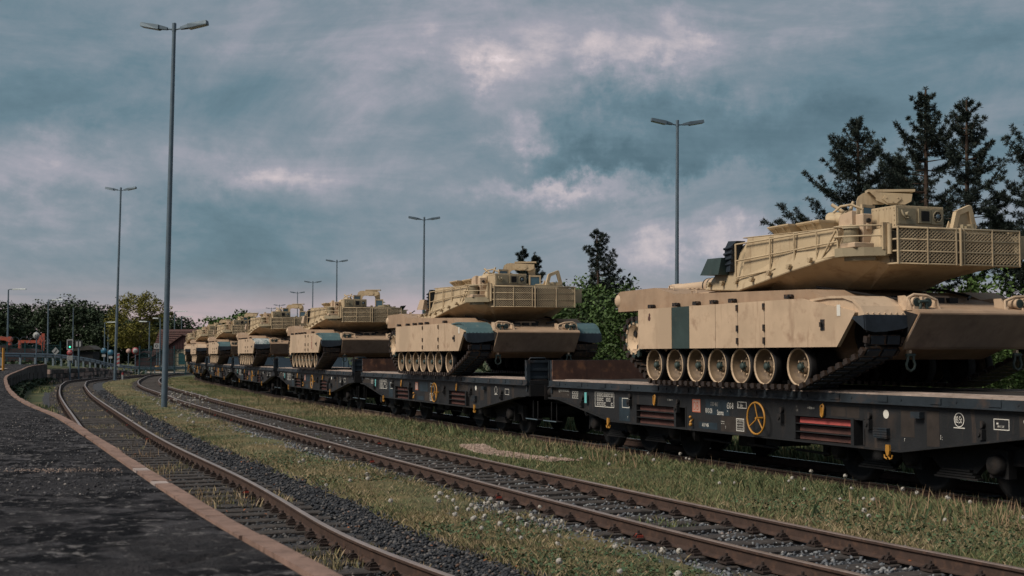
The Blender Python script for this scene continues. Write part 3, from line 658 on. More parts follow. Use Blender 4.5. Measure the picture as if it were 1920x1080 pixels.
def m_rackframe():
    m = M(); x = 3.70
    for z in (1.84, 2.02, 2.19, 2.36): m.tube([(3.48, -1.0, z), (x, -1.0, z), (x, 1.24, z), (3.48, 1.24, z)], .014 if z != 2.36 else .018, 6)
    for y in (-1.0, -.47, .05, .19, .72, 1.24): m.cyl((x + .005, y, 1.83), (x + .005, y, 2.37), .017, n=6)
    m.cyl((x + .02, .12, 1.82), (x + .02, .12, 2.38), .022, n=6)
    for k in range(5): m.box(3.46, 3.69, -.98 + k * .5, -.93 + k * .5, 1.83, 1.85)
    return m
def rackmesh(y0, y1):
    def f():
        m = M(); x = 3.703; z0, z1 = 1.86, 2.34; w = .066; sl = .78
        for sg in (1, -1):
            k = -20
            while k < 40:
                a = y0 + k * w
                ya, za = a, (z0 if sg > 0 else z1); yb, zb = a + (z1 - z0) / sl, (z1 if sg > 0 else z0)
                lo, hi = 0., 1.
                if ya < y0: lo = (y0 - ya) / (yb - ya)
                if yb > y1: hi = (y1 - ya) / (yb - ya)
                if hi - lo > .02 and lo < 1 and hi > 0:
                    p = (ya + (yb - ya) * lo, za + (zb - za) * lo); q = (ya + (yb - ya) * hi, za + (zb - za) * hi)
                    m.loft([[(x, p[0], p[1] - .010), (x + .006, p[0], p[1]), (x, p[0], p[1] + .010)], [(x, q[0], q[1] - .010), (x + .006, q[0], q[1]), (x, q[0], q[1] + .010)]], False)
                k += 1
        return m
    return f
def m_rackload():
    m = M(); r = random.Random(5); m.box(3.46, 3.56, -.975, 1.22, 1.86, 2.32)
    for y, w, h, d in ((-.9, .5, .28, .12), (-.35, .35, .22, .14), (.25, .42, .3, .1), (.72, .4, .24, .13)): m.box(3.561, 3.561 + d * .8, y, y + w, 1.86, 1.86 + h)
    return m
def m_funnel():
    m = M()
    for a, b, c in ((.66, 1.18, 0), (1.21, 1.76, .06)):
        y = -1.20 + c * 3; z = 2.60 + c * .3; top = [(a, y, z), (b, y + .05, z + .015), (b, y + .72, z), (a, y + .72, z)]; bot = [(a + .14, y + .17, 2.41), (b - .06, y + .2, 2.41), (b - .06, y + .6, 2.41), (a + .14, y + .6, 2.41)]
        m.loft([bot, top], False); top2 = [(p[0], p[1], p[2] + .02) for p in top]; m.loft([top, top2], False); m.add([(p[0], p[1], p[2] - .03) for p in top], [(0, 1, 2, 3)])
        for q in (.32, .72): xx = a + (b - a) * q; m.prism([(y + .0, z), (y + .15, 2.42), (y + .18, 2.42), (y + .06, z)], 'x', xx, xx + .02)
    return m
def m_mount():
    m = M(); m.cyl((1.55, -.62, 2.66), (1.95, -.50, 2.66), .085, n=14); m.cyl((1.2, -.35, 2.74), (1.55, -.25, 2.74), .10, n=14); m.cyl((1.17, -.36, 2.74), (1.2, -.35, 2.74), .085, n=14)
    m.box(1.5, 1.72, -.45, -.2, 2.40, 2.72); m.cyl((1.6, -.3, 2.7), (1.62, -.2, 2.98), .035, .025, 8); m.cyl((1.75, -.15, 2.62), (1.35, -.42, 2.95), .03, n=8)
    m.tube([(1.5, -.5, 2.8), (1.55, -.4, 2.9), (1.7, -.3, 2.92), (1.8, -.15, 2.84)], .02, 6); m.box(1.7, 1.95, -.3, -.05, 2.41, 2.60); m.cyl((2.0, .2, 2.40), (2.0, .2, 2.46), .42, n=20); return m
def m_window():
    m = M()
    for a in ((-.02, .02, -.16, -.125, 0, .34), (-.02, .02, .125, .16, 0, .34), (-.02, .02, -.125, .125, 0, .045), (-.02, .02, -.125, .125, .295, .34)): m.box(*a)
    return m
def m_windowglass(): return M().box(-.008, .008, -.125, .125, .045, .295)
def m_arch(full):
    def f():
        m = M(); W = .44
        def archpoly(s):   # one leg with rounded shoulder
            return [(s * W, .0), (s * W, .52), (s * (W - .03), .60), (s * (W - .11), .655), (0, .66), (0, .47), (s * (W - .26), .47), (s * (W - .20), .43), (s * (W - .18), .36), (s * (W - .17), .0)]
        for s in ((-1, 1) if full else (-1,)): m.prism(archpoly(s), 'x', -.03, .03)
        if not full: m.prism([(0, .50), (.38, .50), (.42, .56), (.42, .66), (0, .66)], 'x', -.03, .03)
        m.box(-.10, .12, -.28 if not full else -.12, .47, .66, .70); m.prism([(-.26, .66), (-.16, .56), (-.16, .52), (.02, .45), (.3, .45), (.40, .50), (.42, .62)], 'x', .12, .14)
        m.prism([(-.02, .60), (-.06, .54), (.02, .47), (.16, .47), (.24, .54), (.2, .62)], 'x', .14, .16)
        for y, z in ((.0, .56), (.10, .50), (.18, .56)): m.cyl((.16, y, z), (.17, y, z), .012, n=6)
        return m
    return f
def m_lean(solid):
    def f():
        m = M(); P = [(0, 0), (.10, .34), (.36, .44), (.46, .10)]
        for i in range(4):
            a, b = P[i], P[(i + 1) % 4]; d = Vector((b[0] - a[0], b[1] - a[1])).normalized() * .02; n_ = (-d[1], d[0])
            m.prism([(a[0] + n_[0], a[1] + n_[1]), (b[0] + n_[0], b[1] + n_[1]), (b[0] - n_[0] * 3, b[1] - n_[1] * 3), (a[0] - n_[0] * 3, a[1] - n_[1] * 3)][::1], 'x', -.04, .04)
        if solid: m.prism([(.02, .02), (.11, .32), (.34, .4), (.42, .12)], 'x', -.02, .0)
        m.prism([(-.12, -.1), (.0, .2), (.12, -.1)], 'x', -.06, -.04)
        return m
    return f
def m_roofbits():
    m = M(); m.cyl((2.4, .9, 2.39), (2.4, .9, 2.47), .30, n=18); m.cyl((2.4, .9, 2.47), (2.4, .9, 2.50), .24, n=18); m.box(2.9, 3.2, .3, 1.1, 2.36, 2.43); m.cyl((3.05, .9, 2.43), (3.05, .9, 2.52), .07, n=10)
    m.box(2.6, 3.3, -.05, .25, 2.36, 2.42); m.box(.3, .9, .2, .9, 2.32, 2.5); r = random.Random(3)
    for k in range(14): x = r.uniform(1.9, 3.3); y = r.uniform(.35, 1.2); m.box(x, x + .06, y, y + .08, 2.38, 2.42 + r.random() * .1)
    return m
def m_farshelf():
    m = mirror_y(m_shelf)(); m.box(3.4, 3.62, 1.28, 1.47, 1.96, 2.31); m.tube([(3.3, 1.35, 2.3), (3.5, 1.55, 2.3), (3.0, 1.62, 2.3)], .013, 6); m.tube([(3.3, 1.35, 2.15), (3.5, 1.55, 2.15), (3.0, 1.62, 2.15)], .013, 6); return m
def m_greenbox():
    m = M(); m.loft([[(-.52, -1.78, 1.88), (.10, -1.80, 1.86), (.10, -1.45, 1.86), (-.52, -1.40, 1.88)], [(-.34, -1.74, 2.15), (.14, -1.76, 2.14), (.14, -1.38, 2.14), (-.34, -1.34, 2.15)]]); return m
def m_pad():
    m = M(); m.loft([[(.02, -1.64, 1.9), (.30, -1.70, 1.9), (.30, -1.5, 1.9), (.02, -1.46, 1.9)], [(.02, -1.62, 2.3), (.36, -1.68, 2.34), (.36, -1.48, 2.34), (.02, -1.44, 2.3)], [(.10, -1.60, 2.42), (.44, -1.64, 2.40), (.44, -1.48, 2.40), (.12, -1.44, 2.42)]])
    for k in range(4): m.cyl((.06, -1.655, 2.02 + k * .09), (.36, -1.695, 2.03 + k * .09), .022, n=8)
    return m
def plate_text(parent, body, y, z, h, shear=.3, wscale=.9):
    up = Vector((.602, 0, .798)); x = 3.93 + (z - .635) * (.37 / .465) + .008
    R = Matrix(((0, up.x, .798), (1, 0, 0), (0, up.z, -.602)))
    return text(parent, body, x, y, z, h, 'black_letter', wscale, R.to_euler(), 'stencil_lettering', shear)
def make_tank(label, s0, links, fender='tan', greenpanel=None, archfull=True, seams=(-2.63, -1.37, -.76, .10, .79, 1.56), detail=True, texts=(), lean=True, sticker=True, rearlift=0, skirt_text=False, tdz=0.):
    q, az = frame3(s0)
    t = thing('battle_tank', label, 'tank', (q[0], q[1], .17 + 1.38), az, 'tanks loaded on the flat wagons')
    bv = .012 if detail else 0
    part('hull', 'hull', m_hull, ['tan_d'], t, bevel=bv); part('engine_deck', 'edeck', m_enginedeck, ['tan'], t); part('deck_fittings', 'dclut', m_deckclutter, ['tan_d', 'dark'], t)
    part('tail_light', 'tail', lambda: M().ball((-3.63, -1.66, 1.56), .16, 12), ['tan'], t)
    ss = list(seams)
    for i, a in enumerate(ss):
        last = i == len(ss) - 1; b = None if last else ss[i + 1] - .012
        sk = part('skirt_panel', ('skirt', a, b), skirt(a, b, last), ['green' if greenpanel == i else 'tan'], t, bevel=.008 if detail else 0)
        if greenpanel == i: sk['label'] = 'dark green skirt panel'
    part('side_skirt', 'farskirt', lambda: M().prism([(-2.63, .64), (3.40, .64), (3.83, 1.12), (2.52, 1.365), (-2.63, 1.365)], 'y', 1.80, 1.86), ['tan'], t)
    def hinges():
        m = M()
        for x in (-2.15, -1.25, -.55, .02, .6, 2.2): m.box(x - .09, x + .03, -1.87, -1.78, 1.375, 1.44); m.cyl((x - .09, -1.84, 1.41), (x + .08, -1.84, 1.41), .022, n=6)
        for x in (ss[-2] - .01, ss[-1] - .01):
            for z in (.75, .95, 1.28): m.box(x - .022, x + .022, -1.885, -1.86, z - .05, z + .05)
        m.box(3.02, 3.12, -1.867, -1.86, .88, 1.04); m.cyl((3.07, -1.9, .93), (3.07, -1.9, 1.0), .02, n=6); return m
    part('skirt_hinges', ('hinge', ss[-1], ss[-2]), hinges, ['track'], t)
    if greenpanel is not None: part('rust_stain', 'rstain', lambda: M().lathe([(.05, 0), (.03, -.002), (.0005, -.002)], (-2.20, -1.861, 1.19), 'y', 12).lathe([(.035, 0), (.0005, -.002)], (-2.19, -1.861, 1.25), 'y', 10), ['rustbar'], t)
    if skirt_text: part('red_marks', 'redm', lambda: M().box(2.10, 2.16, -1.866, -1.861, .78, .98).box(2.06, 2.20, -1.866, -1.861, 1.0, 1.03).box(2.10, 2.14, -1.866, -1.861, 1.06, 1.2).box(2.08, 2.18, -1.866, -1.861, 1.22, 1.25), ['signr'], t)
    if sticker: part('white_label', 'sticker', lambda: M().box(3.42, 3.50, -1.866, -1.861, 1.08, 1.24), ['white'], t)
    part('front_plate', 'fplate', lambda: M().loft([[(3.905, -1.118, .60), (3.905, 1.118, .60), (3.955, 1.118, .635), (3.955, -1.118, .635)], [(4.285, -1.118, 1.07), (4.285, 1.118, 1.07), (4.312, 1.118, 1.085), (4.312, -1.118, 1.085)]]), ['grime_shade'], t)  # slab over the lower plate; its colour carries dirt and shade
    for s in (-1, 1): part('hull_flank_shade', ('flank', s), lambda: M().prism([(2.9, .62), (3.44, .615), (3.90, .64), (4.255, 1.085), (4.0, 1.14), (2.9, 1.14)], 'y', min(s * 1.122, s * 1.130), max(s * 1.122, s * 1.130)), ['bog'], t)  # added dark panel: fender and track shade plus dirt, as colour
    for s in (-1, 1):
        mf = (lambda f: f) if s < 0 else mirror_y
        part('front_fender', ('fender', s), mf(m_fender), [fender], t, bevel=0); part('mud_flap', ('flap', s), mf(m_flap), ['rubber'], t)
        part('headlamp_guard', ('headl', s), mf(m_headlamp), ['tan'], t); part('headlamp', ('lens', s), mf(m_lens), ['green'], t)
        part('tow_shackle', 'shackle', m_shackle, ['green', 'tan'], t, (4.17, s * .95, 1.27)); part('tow_shackle', 'shackle', m_shackle, ['green', 'tan'], t, (3.90, s * .97, .52))
        yo, yi = s * 1.66, s * 1.30; rz = 0 if s < 0 else PI
        if s < 0 or detail:
            for x in (-2.26, -1.50, -.77, -.07, .65, 1.34, 2.26):
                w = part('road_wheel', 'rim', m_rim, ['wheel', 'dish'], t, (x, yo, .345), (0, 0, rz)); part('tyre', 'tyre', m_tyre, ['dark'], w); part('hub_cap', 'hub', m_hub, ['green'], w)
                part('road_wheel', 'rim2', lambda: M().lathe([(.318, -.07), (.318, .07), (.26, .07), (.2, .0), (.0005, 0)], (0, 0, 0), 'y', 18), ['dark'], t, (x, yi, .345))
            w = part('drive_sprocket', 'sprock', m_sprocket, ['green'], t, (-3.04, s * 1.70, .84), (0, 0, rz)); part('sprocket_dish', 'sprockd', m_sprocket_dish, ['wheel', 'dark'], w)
            part('idler_wheel', 'rim', m_rim, ['dark', 'dark'], t, (3.62, s * 1.42, .83), (0, 0, rz))  # idler would be tan; shade behind the skirt is put into its colour
        if links and s < 0 or links == 2:
            for x, z, a in LOOP: part('track_link', 'link', m_link, ['track', 'rubber', 'pin'], t, (x, s * 1.46, z), (0, -a, 0))
        else: part('track', 'band', m_trackband, ['track', 'pin'], t, (0, s * 1.46, 0))
    for tx in texts: plate_text(t, *tx)
    # turret, traversed over the rear deck
    u = part('turret', 'turret', m_turret, ['tan_t'], t, (0, 0, tdz), bevel=bv)
    part('gun_barrel', 'gun', m_gun, ['tan', 'dark'], u); part('gun_mantlet', 'mant', m_mantlet, ['tan_t'], u, bevel=bv)
    part('stowage_bin', 'bin', m_bin, ['tan_t'], u, bevel=bv); part('bin_rail', 'binr', m_binrails, ['tan_t'], u); part('lifting_lugs', 'weld', m_weldbits, ['tan_t'], u)
    part('stowage_bin', 'binf', mirror_y(m_bin), ['tan_t'], u)
    part('corner_shelf', 'shelf', m_shelf, ['tan_b'], u, bevel=bv); part('shelf_rail', 'shelfr', m_shelfrails, ['tan_t'], u); part('vent_drum', 'drum', m_drum, ['tan_b'], u); part('locker', 'lock', m_lockers, ['tan', 'dark'], u, bevel=bv)
    part('corner_shelf', 'fshelf', m_farshelf, ['tan_b'], u)
    rb = part('cooling_unit', 'rbox', m_rearbox, ['tan_t'], u, bevel=bv); part('cooling_unit_panel', 'rpan', m_rearpanel, ['tan_b'], u); part('air_grille', 'grill', m_grille, ['dark'], u); part('fan', 'fan', m_fan, ['dark', 'tan_b', 'galv'], u)
    part('rack_frame', 'rackf', m_rackframe, ['tan_t'], u); part('rack_mesh', 'rm1', rackmesh(-1.0, .05), ['tan_t'], u); part('rack_mesh', 'rm2', rackmesh(.19, 1.24), ['tan_t'], u); part('rack_load', 'rload', m_rackload, ['canvas'], u)
    part('blast_shield', 'funnel', m_funnel, ['tan_t'], u); part('weapon_mount', 'mount', m_mount, ['tan_t'], u)
    wf = part('shield_window', 'win', m_window, ['tan_t'], u, (1.75, -.02, 2.58), (0, 0, .25)); part('window_glass', 'wing', m_windowglass, ['glass'], u, (1.75, -.02, 2.58), (0, 0, .25))
    part('gunner_arch', ('arch', archfull), m_arch(archfull), ['tan_t'], u, (1.70, .46 if archfull else .34, 2.44 if archfull else 2.48), (0, 0, -.42))
    if archfull: part('shield_window', 'win', m_window, ['tan_t'], u, (2.0, .80, 2.42), (0, 0, -.2)); part('window_glass', 'wing', m_windowglass, ['glass'], u, (2.0, .80, 2.42), (0, 0, -.2))
    if lean: part('hatch_frame', ('lean', archfull), m_lean(not archfull), ['tan_t'], u, (2.75, .80 if archfull else .78, 2.40))
    part('roof_fittings', 'roofb', m_roofbits, ['tan_b'], u)
    part('equipment_box', 'gbox', m_greenbox, ['green' if greenpanel is not None else 'tan'], u); part('launcher_cover', 'pad', m_pad, ['rubber'], u)
    return t
# ================================================================== flat wagons (x toward the viewer, y < 0 side we see, z = 0 on the rail head, deck at 1.38)
DZ = 1.38
HL = 7.56
BP = [(-HL, -.41), (-7.06, -.42), (-4.55, -.78), (4.28, -.80), (7.06, -.43), (HL, -.41)]
def botz(x): return float(np.interp(x, [p[0] for p in BP], [p[1] for p in BP]))
RACKS = [(-3.58, -1.67, -2.07), (1.69, 3.42, 3.13)]
def m_web(sg):
    def f():
        m = M(); y0, y1 = sorted((sg * 1.41, sg * 1.385)); xs = [-HL, -7.06, -4.55, -3.58, -1.67, 1.69, 3.42, 4.28, 7.06, HL]
        for a, b in zip(xs[:-1], xs[1:]):
            top = -.165; op = any(abs(a - r[0]) < .01 for r in RACKS)
            if op: m.prism([(a, DZ - .405), (b, DZ - .405), (b, DZ + top), (a, DZ + top)], 'y', y0, y1)
            else: m.prism([(a, DZ + botz(a)), (b, DZ + botz(b)), (b, DZ + top), (a, DZ + top)], 'y', y0, y1)
        for a, b in zip(BP[:-1], BP[1:]):
            m.prism([(a[0], DZ + a[1] - .012), (b[0], DZ + b[1] - .012), (b[0], DZ + b[1] + .012), (a[0], DZ + a[1] + .012)], 'y', min(sg * 1.49, sg * 1.30), max(sg * 1.49, sg * 1.30))
        for r0, r1, rm in RACKS:
            m.box(r0, r1, *sorted((sg * 1.18, sg * 1.16)), DZ - .79, DZ - .40); m.box(rm, rm + .07, *sorted((sg * 1.17, sg * 1.44)), DZ - .785, DZ - .405); m.box(r0 - .03, r0 + .02, *sorted((sg * 1.17, sg * 1.42)), DZ - .77, DZ - .39); m.box(r1 - .03, r1, *sorted((sg * 1.17, sg * 1.42)), DZ - .77, DZ - .40)
            m.box(r0 - .03, r1, *sorted((sg * 1.17, sg * 1.42)), DZ - .415, DZ - .395)
            for k in (1, 2): m.box(r0, rm, *sorted((sg * 1.19, sg * 1.425)), DZ - .41 - k * .125, DZ - .398 - k * .125)
        return m
    return f
def m_lip(sg):
    def f():
        m = M(); y0, y1 = sorted((sg * 1.50, sg * 1.28)); m.box(-HL, HL, y0, y1, DZ - .165, DZ - .145); m.box(-HL, HL, *sorted((sg * 1.472, sg * 1.45)), DZ - .146, DZ - .035)
        for k in range(14): x = -7.2 + k * 1.1; m.box(x, x + .22, *sorted((sg * 1.485, sg * 1.472)), DZ - .13, DZ - .05); m.cyl((x + .5, sg * 1.472, DZ - .09), (x + .5, sg * 1.48, DZ - .09), .02, n=6, sm=False)
        return m
    return f
def m_under():
    m = M(); m.box(-HL + .1, HL - .1, -.35, .35, DZ - .62, DZ - .14); m.box(-HL, HL, -1.38, 1.38, DZ - .143, DZ - .062)
    for k in range(10): x = -6.9 + k * 1.53; m.box(x, x + .1, -1.36, 1.36, DZ - .4, DZ - .144)
    for s in (-1, 1): m.box(s * HL - .06, s * HL + .06, -1.40, 1.40, DZ - .41, DZ - .15)
    m.cyl((-.9, .3, .55), (.9, .3, .55), .2, n=14); m.box(-.6, -.1, -1.0, -.6, .35, .6); m.box(.4, .8, -1.1, -.5, .42, .6)
    for x in (-1.4, 0, 1.4): m.cyl((x, -1.2, .42), (x + .9, -1.2, .40), .022, n=6)
    return m
def m_plank(seed):
    def f():
        r = random.Random(seed); m = M(); z = r.uniform(-.010, .006); m.box(-2.47, 2.47, -.139, .139, DZ - .06, DZ - .006 + z); return m
    return f
def m_planks(): 
    m = M(); r = random.Random(2)
    for k in range(10):
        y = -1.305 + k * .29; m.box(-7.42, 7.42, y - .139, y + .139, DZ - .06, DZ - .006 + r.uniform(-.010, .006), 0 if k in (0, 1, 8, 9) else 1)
    return m
def m_endflap():
    m = M(); m.box(-.025, .025, -1.44, 1.44, DZ - .02, DZ + .415); return m
def m_endribs():
    m = M()
    for z in (.02, .2, .385): m.box(.026, .07, -1.45, 1.45, DZ + z - .03, DZ + z + .03)
    for y in (-1.44, -.9, -.3, .3, .9, 1.36): m.box(.026, .10, y, y + .08, DZ - .3, DZ + .40)
    for z in (.41,): m.tube([(.03, -1.36, DZ + z), (.06, -1.34, DZ + z + .05), (.06, -.98, DZ + z + .05), (.03, -.95, DZ + z)], .018, 6)
    return m
def m_buffer():
    m = M(); m.cyl((0, 0, 0), (.32, 0, 0), .11, n=14); m.cyl((.32, 0, 0), (.5, 0, 0), .08, n=12); m.lathe([(.02, 0), (.22, .0), (.225, .02), (.2, .045), (.0005, .055)], (.5, 0, 0), 'x', 18); m.box(-.02, .02, -.17, .17, -.17, .17); return m
def m_coupler():
    m = M(); m.box(-.02, .12, -.07, .07, -.08, .08); m.tube([(.1, 0, 0), (.2, 0, -.12), (.38, 0, -.2), (.6, 0, -.13)], .03, 6); m.tube([(.0, .3, -.1), (.2, .32, -.45), (.5, .3, -.5), (.62, .3, -.3)], .022, 6); return m
def m_steps():
    m = M(); m.box(-.16, .16, -.02, .16, -.02, .0); m.box(-.15, -.13, .0, .02, 0, .42); m.box(.13, .15, .0, .02, 0, .42); m.tube([(-.45, -.05, .0), (.25, -.05, 0)], .014, 5, mi=1); return m
def m_wheelset():
    m = M()
    for s in (-1, 1): m.lathe([(.0005, -.07), (.12, -.07), (.15, -.04), (.36, -.03), (.40, -.065), (.455, -.065), (.46, .04), (.49, .06), (.49, .07), (.40, .075), (.36, .02), (.15, .03), (.0005, .03)] if s < 0 else [(.0005, .07), (.12, .07), (.15, .04), (.36, .03), (.40, .065), (.455, .065), (.46, -.04), (.49, -.06), (.49, -.07), (.40, -.075), (.36, -.02), (.15, -.03), (.0005, -.03)], (0, s * .755, 0), 'y', 26)
    m.cyl((0, -1.05, 0), (0, 1.05, 0), .075, n=10); return m
def m_bogie():
    m = M()
    for s in (-1, 1):
        y0, y1 = sorted((s * 1.08, s * .98))
        P = [(-2.2, .34), (-2.05, .50), (-1.35, .50), (-1.1, .30), (-.55, .30), (-.3, .50), (.3, .50), (.55, .30), (1.1, .30), (1.35, .50), (2.05, .50), (2.2, .34), (2.2, .70), (1.2, .84), (-1.2, .84), (-2.2, .70)]
        m.prism(P[:], 'y', y0, y1)
        for x in (-.83, .83):
            for k in range(4): m.box(x - .42 + k * .05, x + .42 - k * .05, *sorted((s * 1.14, s * 1.04)), .26 + k * .035, .285 + k * .035)
        m.box(-.5, .5, *sorted((s * 1.0, s * .9)), .84, .93)
    m.box(-.3, .3, -1.0, 1.0, .55, .80); m.box(-1.9, -1.75, -1, 1, .5, .66); m.box(1.75, 1.9, -1, 1, .5, .66); return m
def m_axlebox():
    m = M(); m.box(-.17, .17, -.05, .08, -.17, .19); m.lathe([(.0005, -.17), (.10, -.165), (.135, -.14), (.14, -.05)], (0, 0, 0), 'y', 16); return m
def m_handwheel():
    m = M(); m.tube([(.255 * math.cos(a * PI / 16), 0, .255 * math.sin(a * PI / 16)) for a in range(32)], .017, 7, True)
    for a in (1.72, 3.75, 5.55): m.cyl((0, .03, 0), (.25 * math.cos(a), 0, .25 * math.sin(a)), .012, n=6)
    m.cyl((0, .12, 0), (0, -.01, 0), .022, n=8); return m
def m_hook():
    m = M(); m.prism([(-.035, .0), (.035, 0), (.045, -.08), (.02, -.15), (-.02, -.15), (-.045, -.08)], 'y', -.02, .012); m.tube([(-.085, 0, -.14), (-.08, 0, -.18), (-.03, 0, -.20), (0, 0, -.15), (.03, 0, -.20), (.08, 0, -.18), (.085, 0, -.14)], .013, 6); return m
def m_lashing(): 
    m = M(); m.tube([(0, -.02, 0), (.035, -.035, -.03), (.03, -.04, -.17), (0, -.035, -.2), (-.03, -.04, -.17), (-.035, -.035, -.03)], .014, 6, True); m.box(-.02, .02, -.035, -.02, -.17, -.05); return m
def m_lock():
    m = M(); m.cyl((0, 0, .06), (0, -.05, .06), .05, n=10); m.box(-.05, .05, -.07, 0, -.13, .0); m.cyl((0, -.07, -.06), (0, -.09, -.06), .03, n=8); return m
def m_ventbox():
    m = M(); m.box(3.70, 3.98, -1.47, -1.41, DZ - .64, DZ - .50)
    for k in range(4): m.box(3.69, 3.99, -1.48, -1.471, DZ - .62 + k * .035, DZ - .605 + k * .035)
    return m
def frame_rect(x0, x1, z0, z1, t=.012, y=-1.414):
    m = M(); z0 += DZ; z1 += DZ; a, b = y, y + .003
    m.box(x0, x1, a, b, z0, z0 + t); m.box(x0, x1, a, b, z1 - t, z1); m.box(x0, x0 + t, a, b, z0 + t, z1 - t); m.box(x1 - t, x1, a, b, z0 + t, z1 - t); return m
def table_mark(x0, x1, z0, z1, rows, cols, seed, gap=.012):
    r = random.Random(seed); m = M(); y = -1.416; H = (z1 - z0) / rows; Wd = (x1 - x0) / cols
    for i in range(rows):
        for j in range(cols):
            if r.random() < .1: continue
            a = x0 + j * Wd + gap; b = x0 + (j + 1) * Wd - gap * .6; c = DZ + z0 + i * H + gap; d = DZ + z0 + (i + 1) * H - gap * .6
            m.box(a, b, y, y + .003, c, c + (d - c) * .28); m.box(a, a + (b - a) * .35, y, y + .003, c + (d - c) * .28, d); m.box(a + (b - a) * .35, b, y, y + .003, d - (d - c) * .3, d)
            if r.random() < .6: m.box(b - (b - a) * .25, b, y, y + .003, c + (d - c) * .28, d - (d - c) * .3)
    return m
def markings(w, level):
    Y = -1.4135
    def R(name, x0, x1, z0, z1, m='white', t=.012): part(name, ('fr', x0, z0, m), lambda: frame_rect(x0, x1, z0, z1, t), [m], w)
    def TB(x0, x1, z0, z1, r, c, m='grey_letter'): part('load_table', ('tb', x0, z0), lambda: table_mark(x0, x1, z0, z1, r, c, int(x0 * 10) + 99), [m], w)
    def SQ(name, x0, x1, z0, z1, m, y=-1.4125): part(name, ('sq', x0, z0, m), lambda: M().box(x0, x1, y, y + .002, DZ + z0, DZ + z1), [m], w)
    for a, b, c_, d_, mm_ in ((-1.0, -.22, -.50, -.235, 'patchblue'), (-1.24, -.62, -.755, -.64, 'patchblue'), (-7.5, -6.58, -.385, -.17, 'patchbrown'), (2.62, 2.98, -.38, -.24, 'patchbrown'), (3.0, 3.3, -.39, -.22, 'patchbrown'), (4.22, 4.5, -.60, -.24, 'patchbrown'), (-4.3, -3.85, -.76, -.30, 'patchblue'), (4.75, 5.0, -.70, -.22, 'patchbrown'), (6.45, 6.62, -.48, -.20, 'patchbrown'), (-.5, .3, -.77, -.51, 'patchbrown')): SQ('repaint_patch', a, b, c_, d_, mm_, -1.4118)
    TB(-5.30, -4.56, -.505, -.235, 3, 7); R('marking_frame', -5.38, -4.52, -.52, -.22)
    TB(-6.48, -6.17, -.40, -.225, 2, 3); TB(-7.18, -6.62, -.265, -.20, 1, 5)
    SQ('marking_plate', -1.45, -1.18, -.475, -.255, 'pinksq'); R('marking_frame', -1.455, -1.175, -.48, -.25, 'redsq', .018)
    R('marking_frame', .03, .31, -.36, -.25); R('marking_frame', -.01, .23, -.74, -.53)
    TB(.01, .21, -.725, -.545, 4, 3)
    def circ(): 
        m = M(); m.lathe([(.062, -.002), (.0005, -.002)], (3.905, Y, DZ - .305), 'y', 20); return m
    part('number_disc', 'disc7', circ, ['white'], w)
    def ring(): 
        m = M(); m.lathe([(.095, -.002), (.084, -.002)], (5.385, Y, DZ - .32), 'y', 26); m.box(5.28, 5.49, Y - .002, Y, DZ - .43, DZ - .418); return m
    part('weight_ring', 'ring83', ring, ['white'], w)
    R('marking_frame', 6.01, 6.28, -.415, -.275, 'white', .010)
    SQ('turquoise_label', -5.76, -5.66, -.46, -.24, 'tealtag', -1.47)
    R('marking_frame', -4.17, -3.86, -.50, -.31); 
    if level > 1: return
    T = lambda b, x, z, h, m='white', ws=.8, nm='lettering': text(w, b, x, Y - .001, DZ + z, h, m, ws, name=nm)
    T('DB', -1.425, -.445, .16, 'redsq', .66); T('71 80  486 3', -.83, -.35, .070, 'grey_letter', .50); T('630-8', -.30, -.38, .112, 'white', .58); T('R  60m', .05, -.338, .06, 'white', .62)
    T('RIV D-DB', -1.0, -.475, .085, 'white', .46); T('Samms', -.62, -.497, .092, 'white', .60); T('710', -.30, -.435, .025, 'white', .7); T('AE-UP  4886', -1.12, -.718, .062, 'white', .50)
    T('Bremsbereich', -.49, -.61, .02, 'white', .7); T('Haupt- u. AE', -.49, -.645, .02, 'white', .7); T('T', -.36, -.72, .045, 'white', .6)
    T('\u2192 8,4m \u2190', 2.02, -.30, .04, 'white', .8); T('\u2190 8,4m \u2192', -2.36, -.31, .04, 'white', .8)
    T('7', 3.875, -.355, .10, 'black_letter', .8); T('83,5t', 5.31, -.36, .09, 'white', .50); T('M11.11.04', 6.08, -.385, .032, 'white', .6)
    T('1b', 2.39, -.15, .055, 'white', .7); T('1c', 3.60, -.145, .055, 'white', .7); T('Bw BRN', -7.16, -.275, .02, 'white', .8); T('1', -6.7, -.34, .04, 'white', .6)
    T('I :', 5.02, -.60, .07, 'white', .6); T('\u2584', 6.06, -.34, .03, 'white', .8); T('T', 4.28, -.66, .04, 'white', .8); T('HDR', 6.52, -.31, .04, 'white', .8)
    T('17', 1.72, -.29, .03, 'grey_letter'); T('1/78', 1.72, -.345, .03, 'grey_letter'); T('I', -2.80, -.40, .07, 'white'); T('T', -3.95, -.70, .04, 'white')
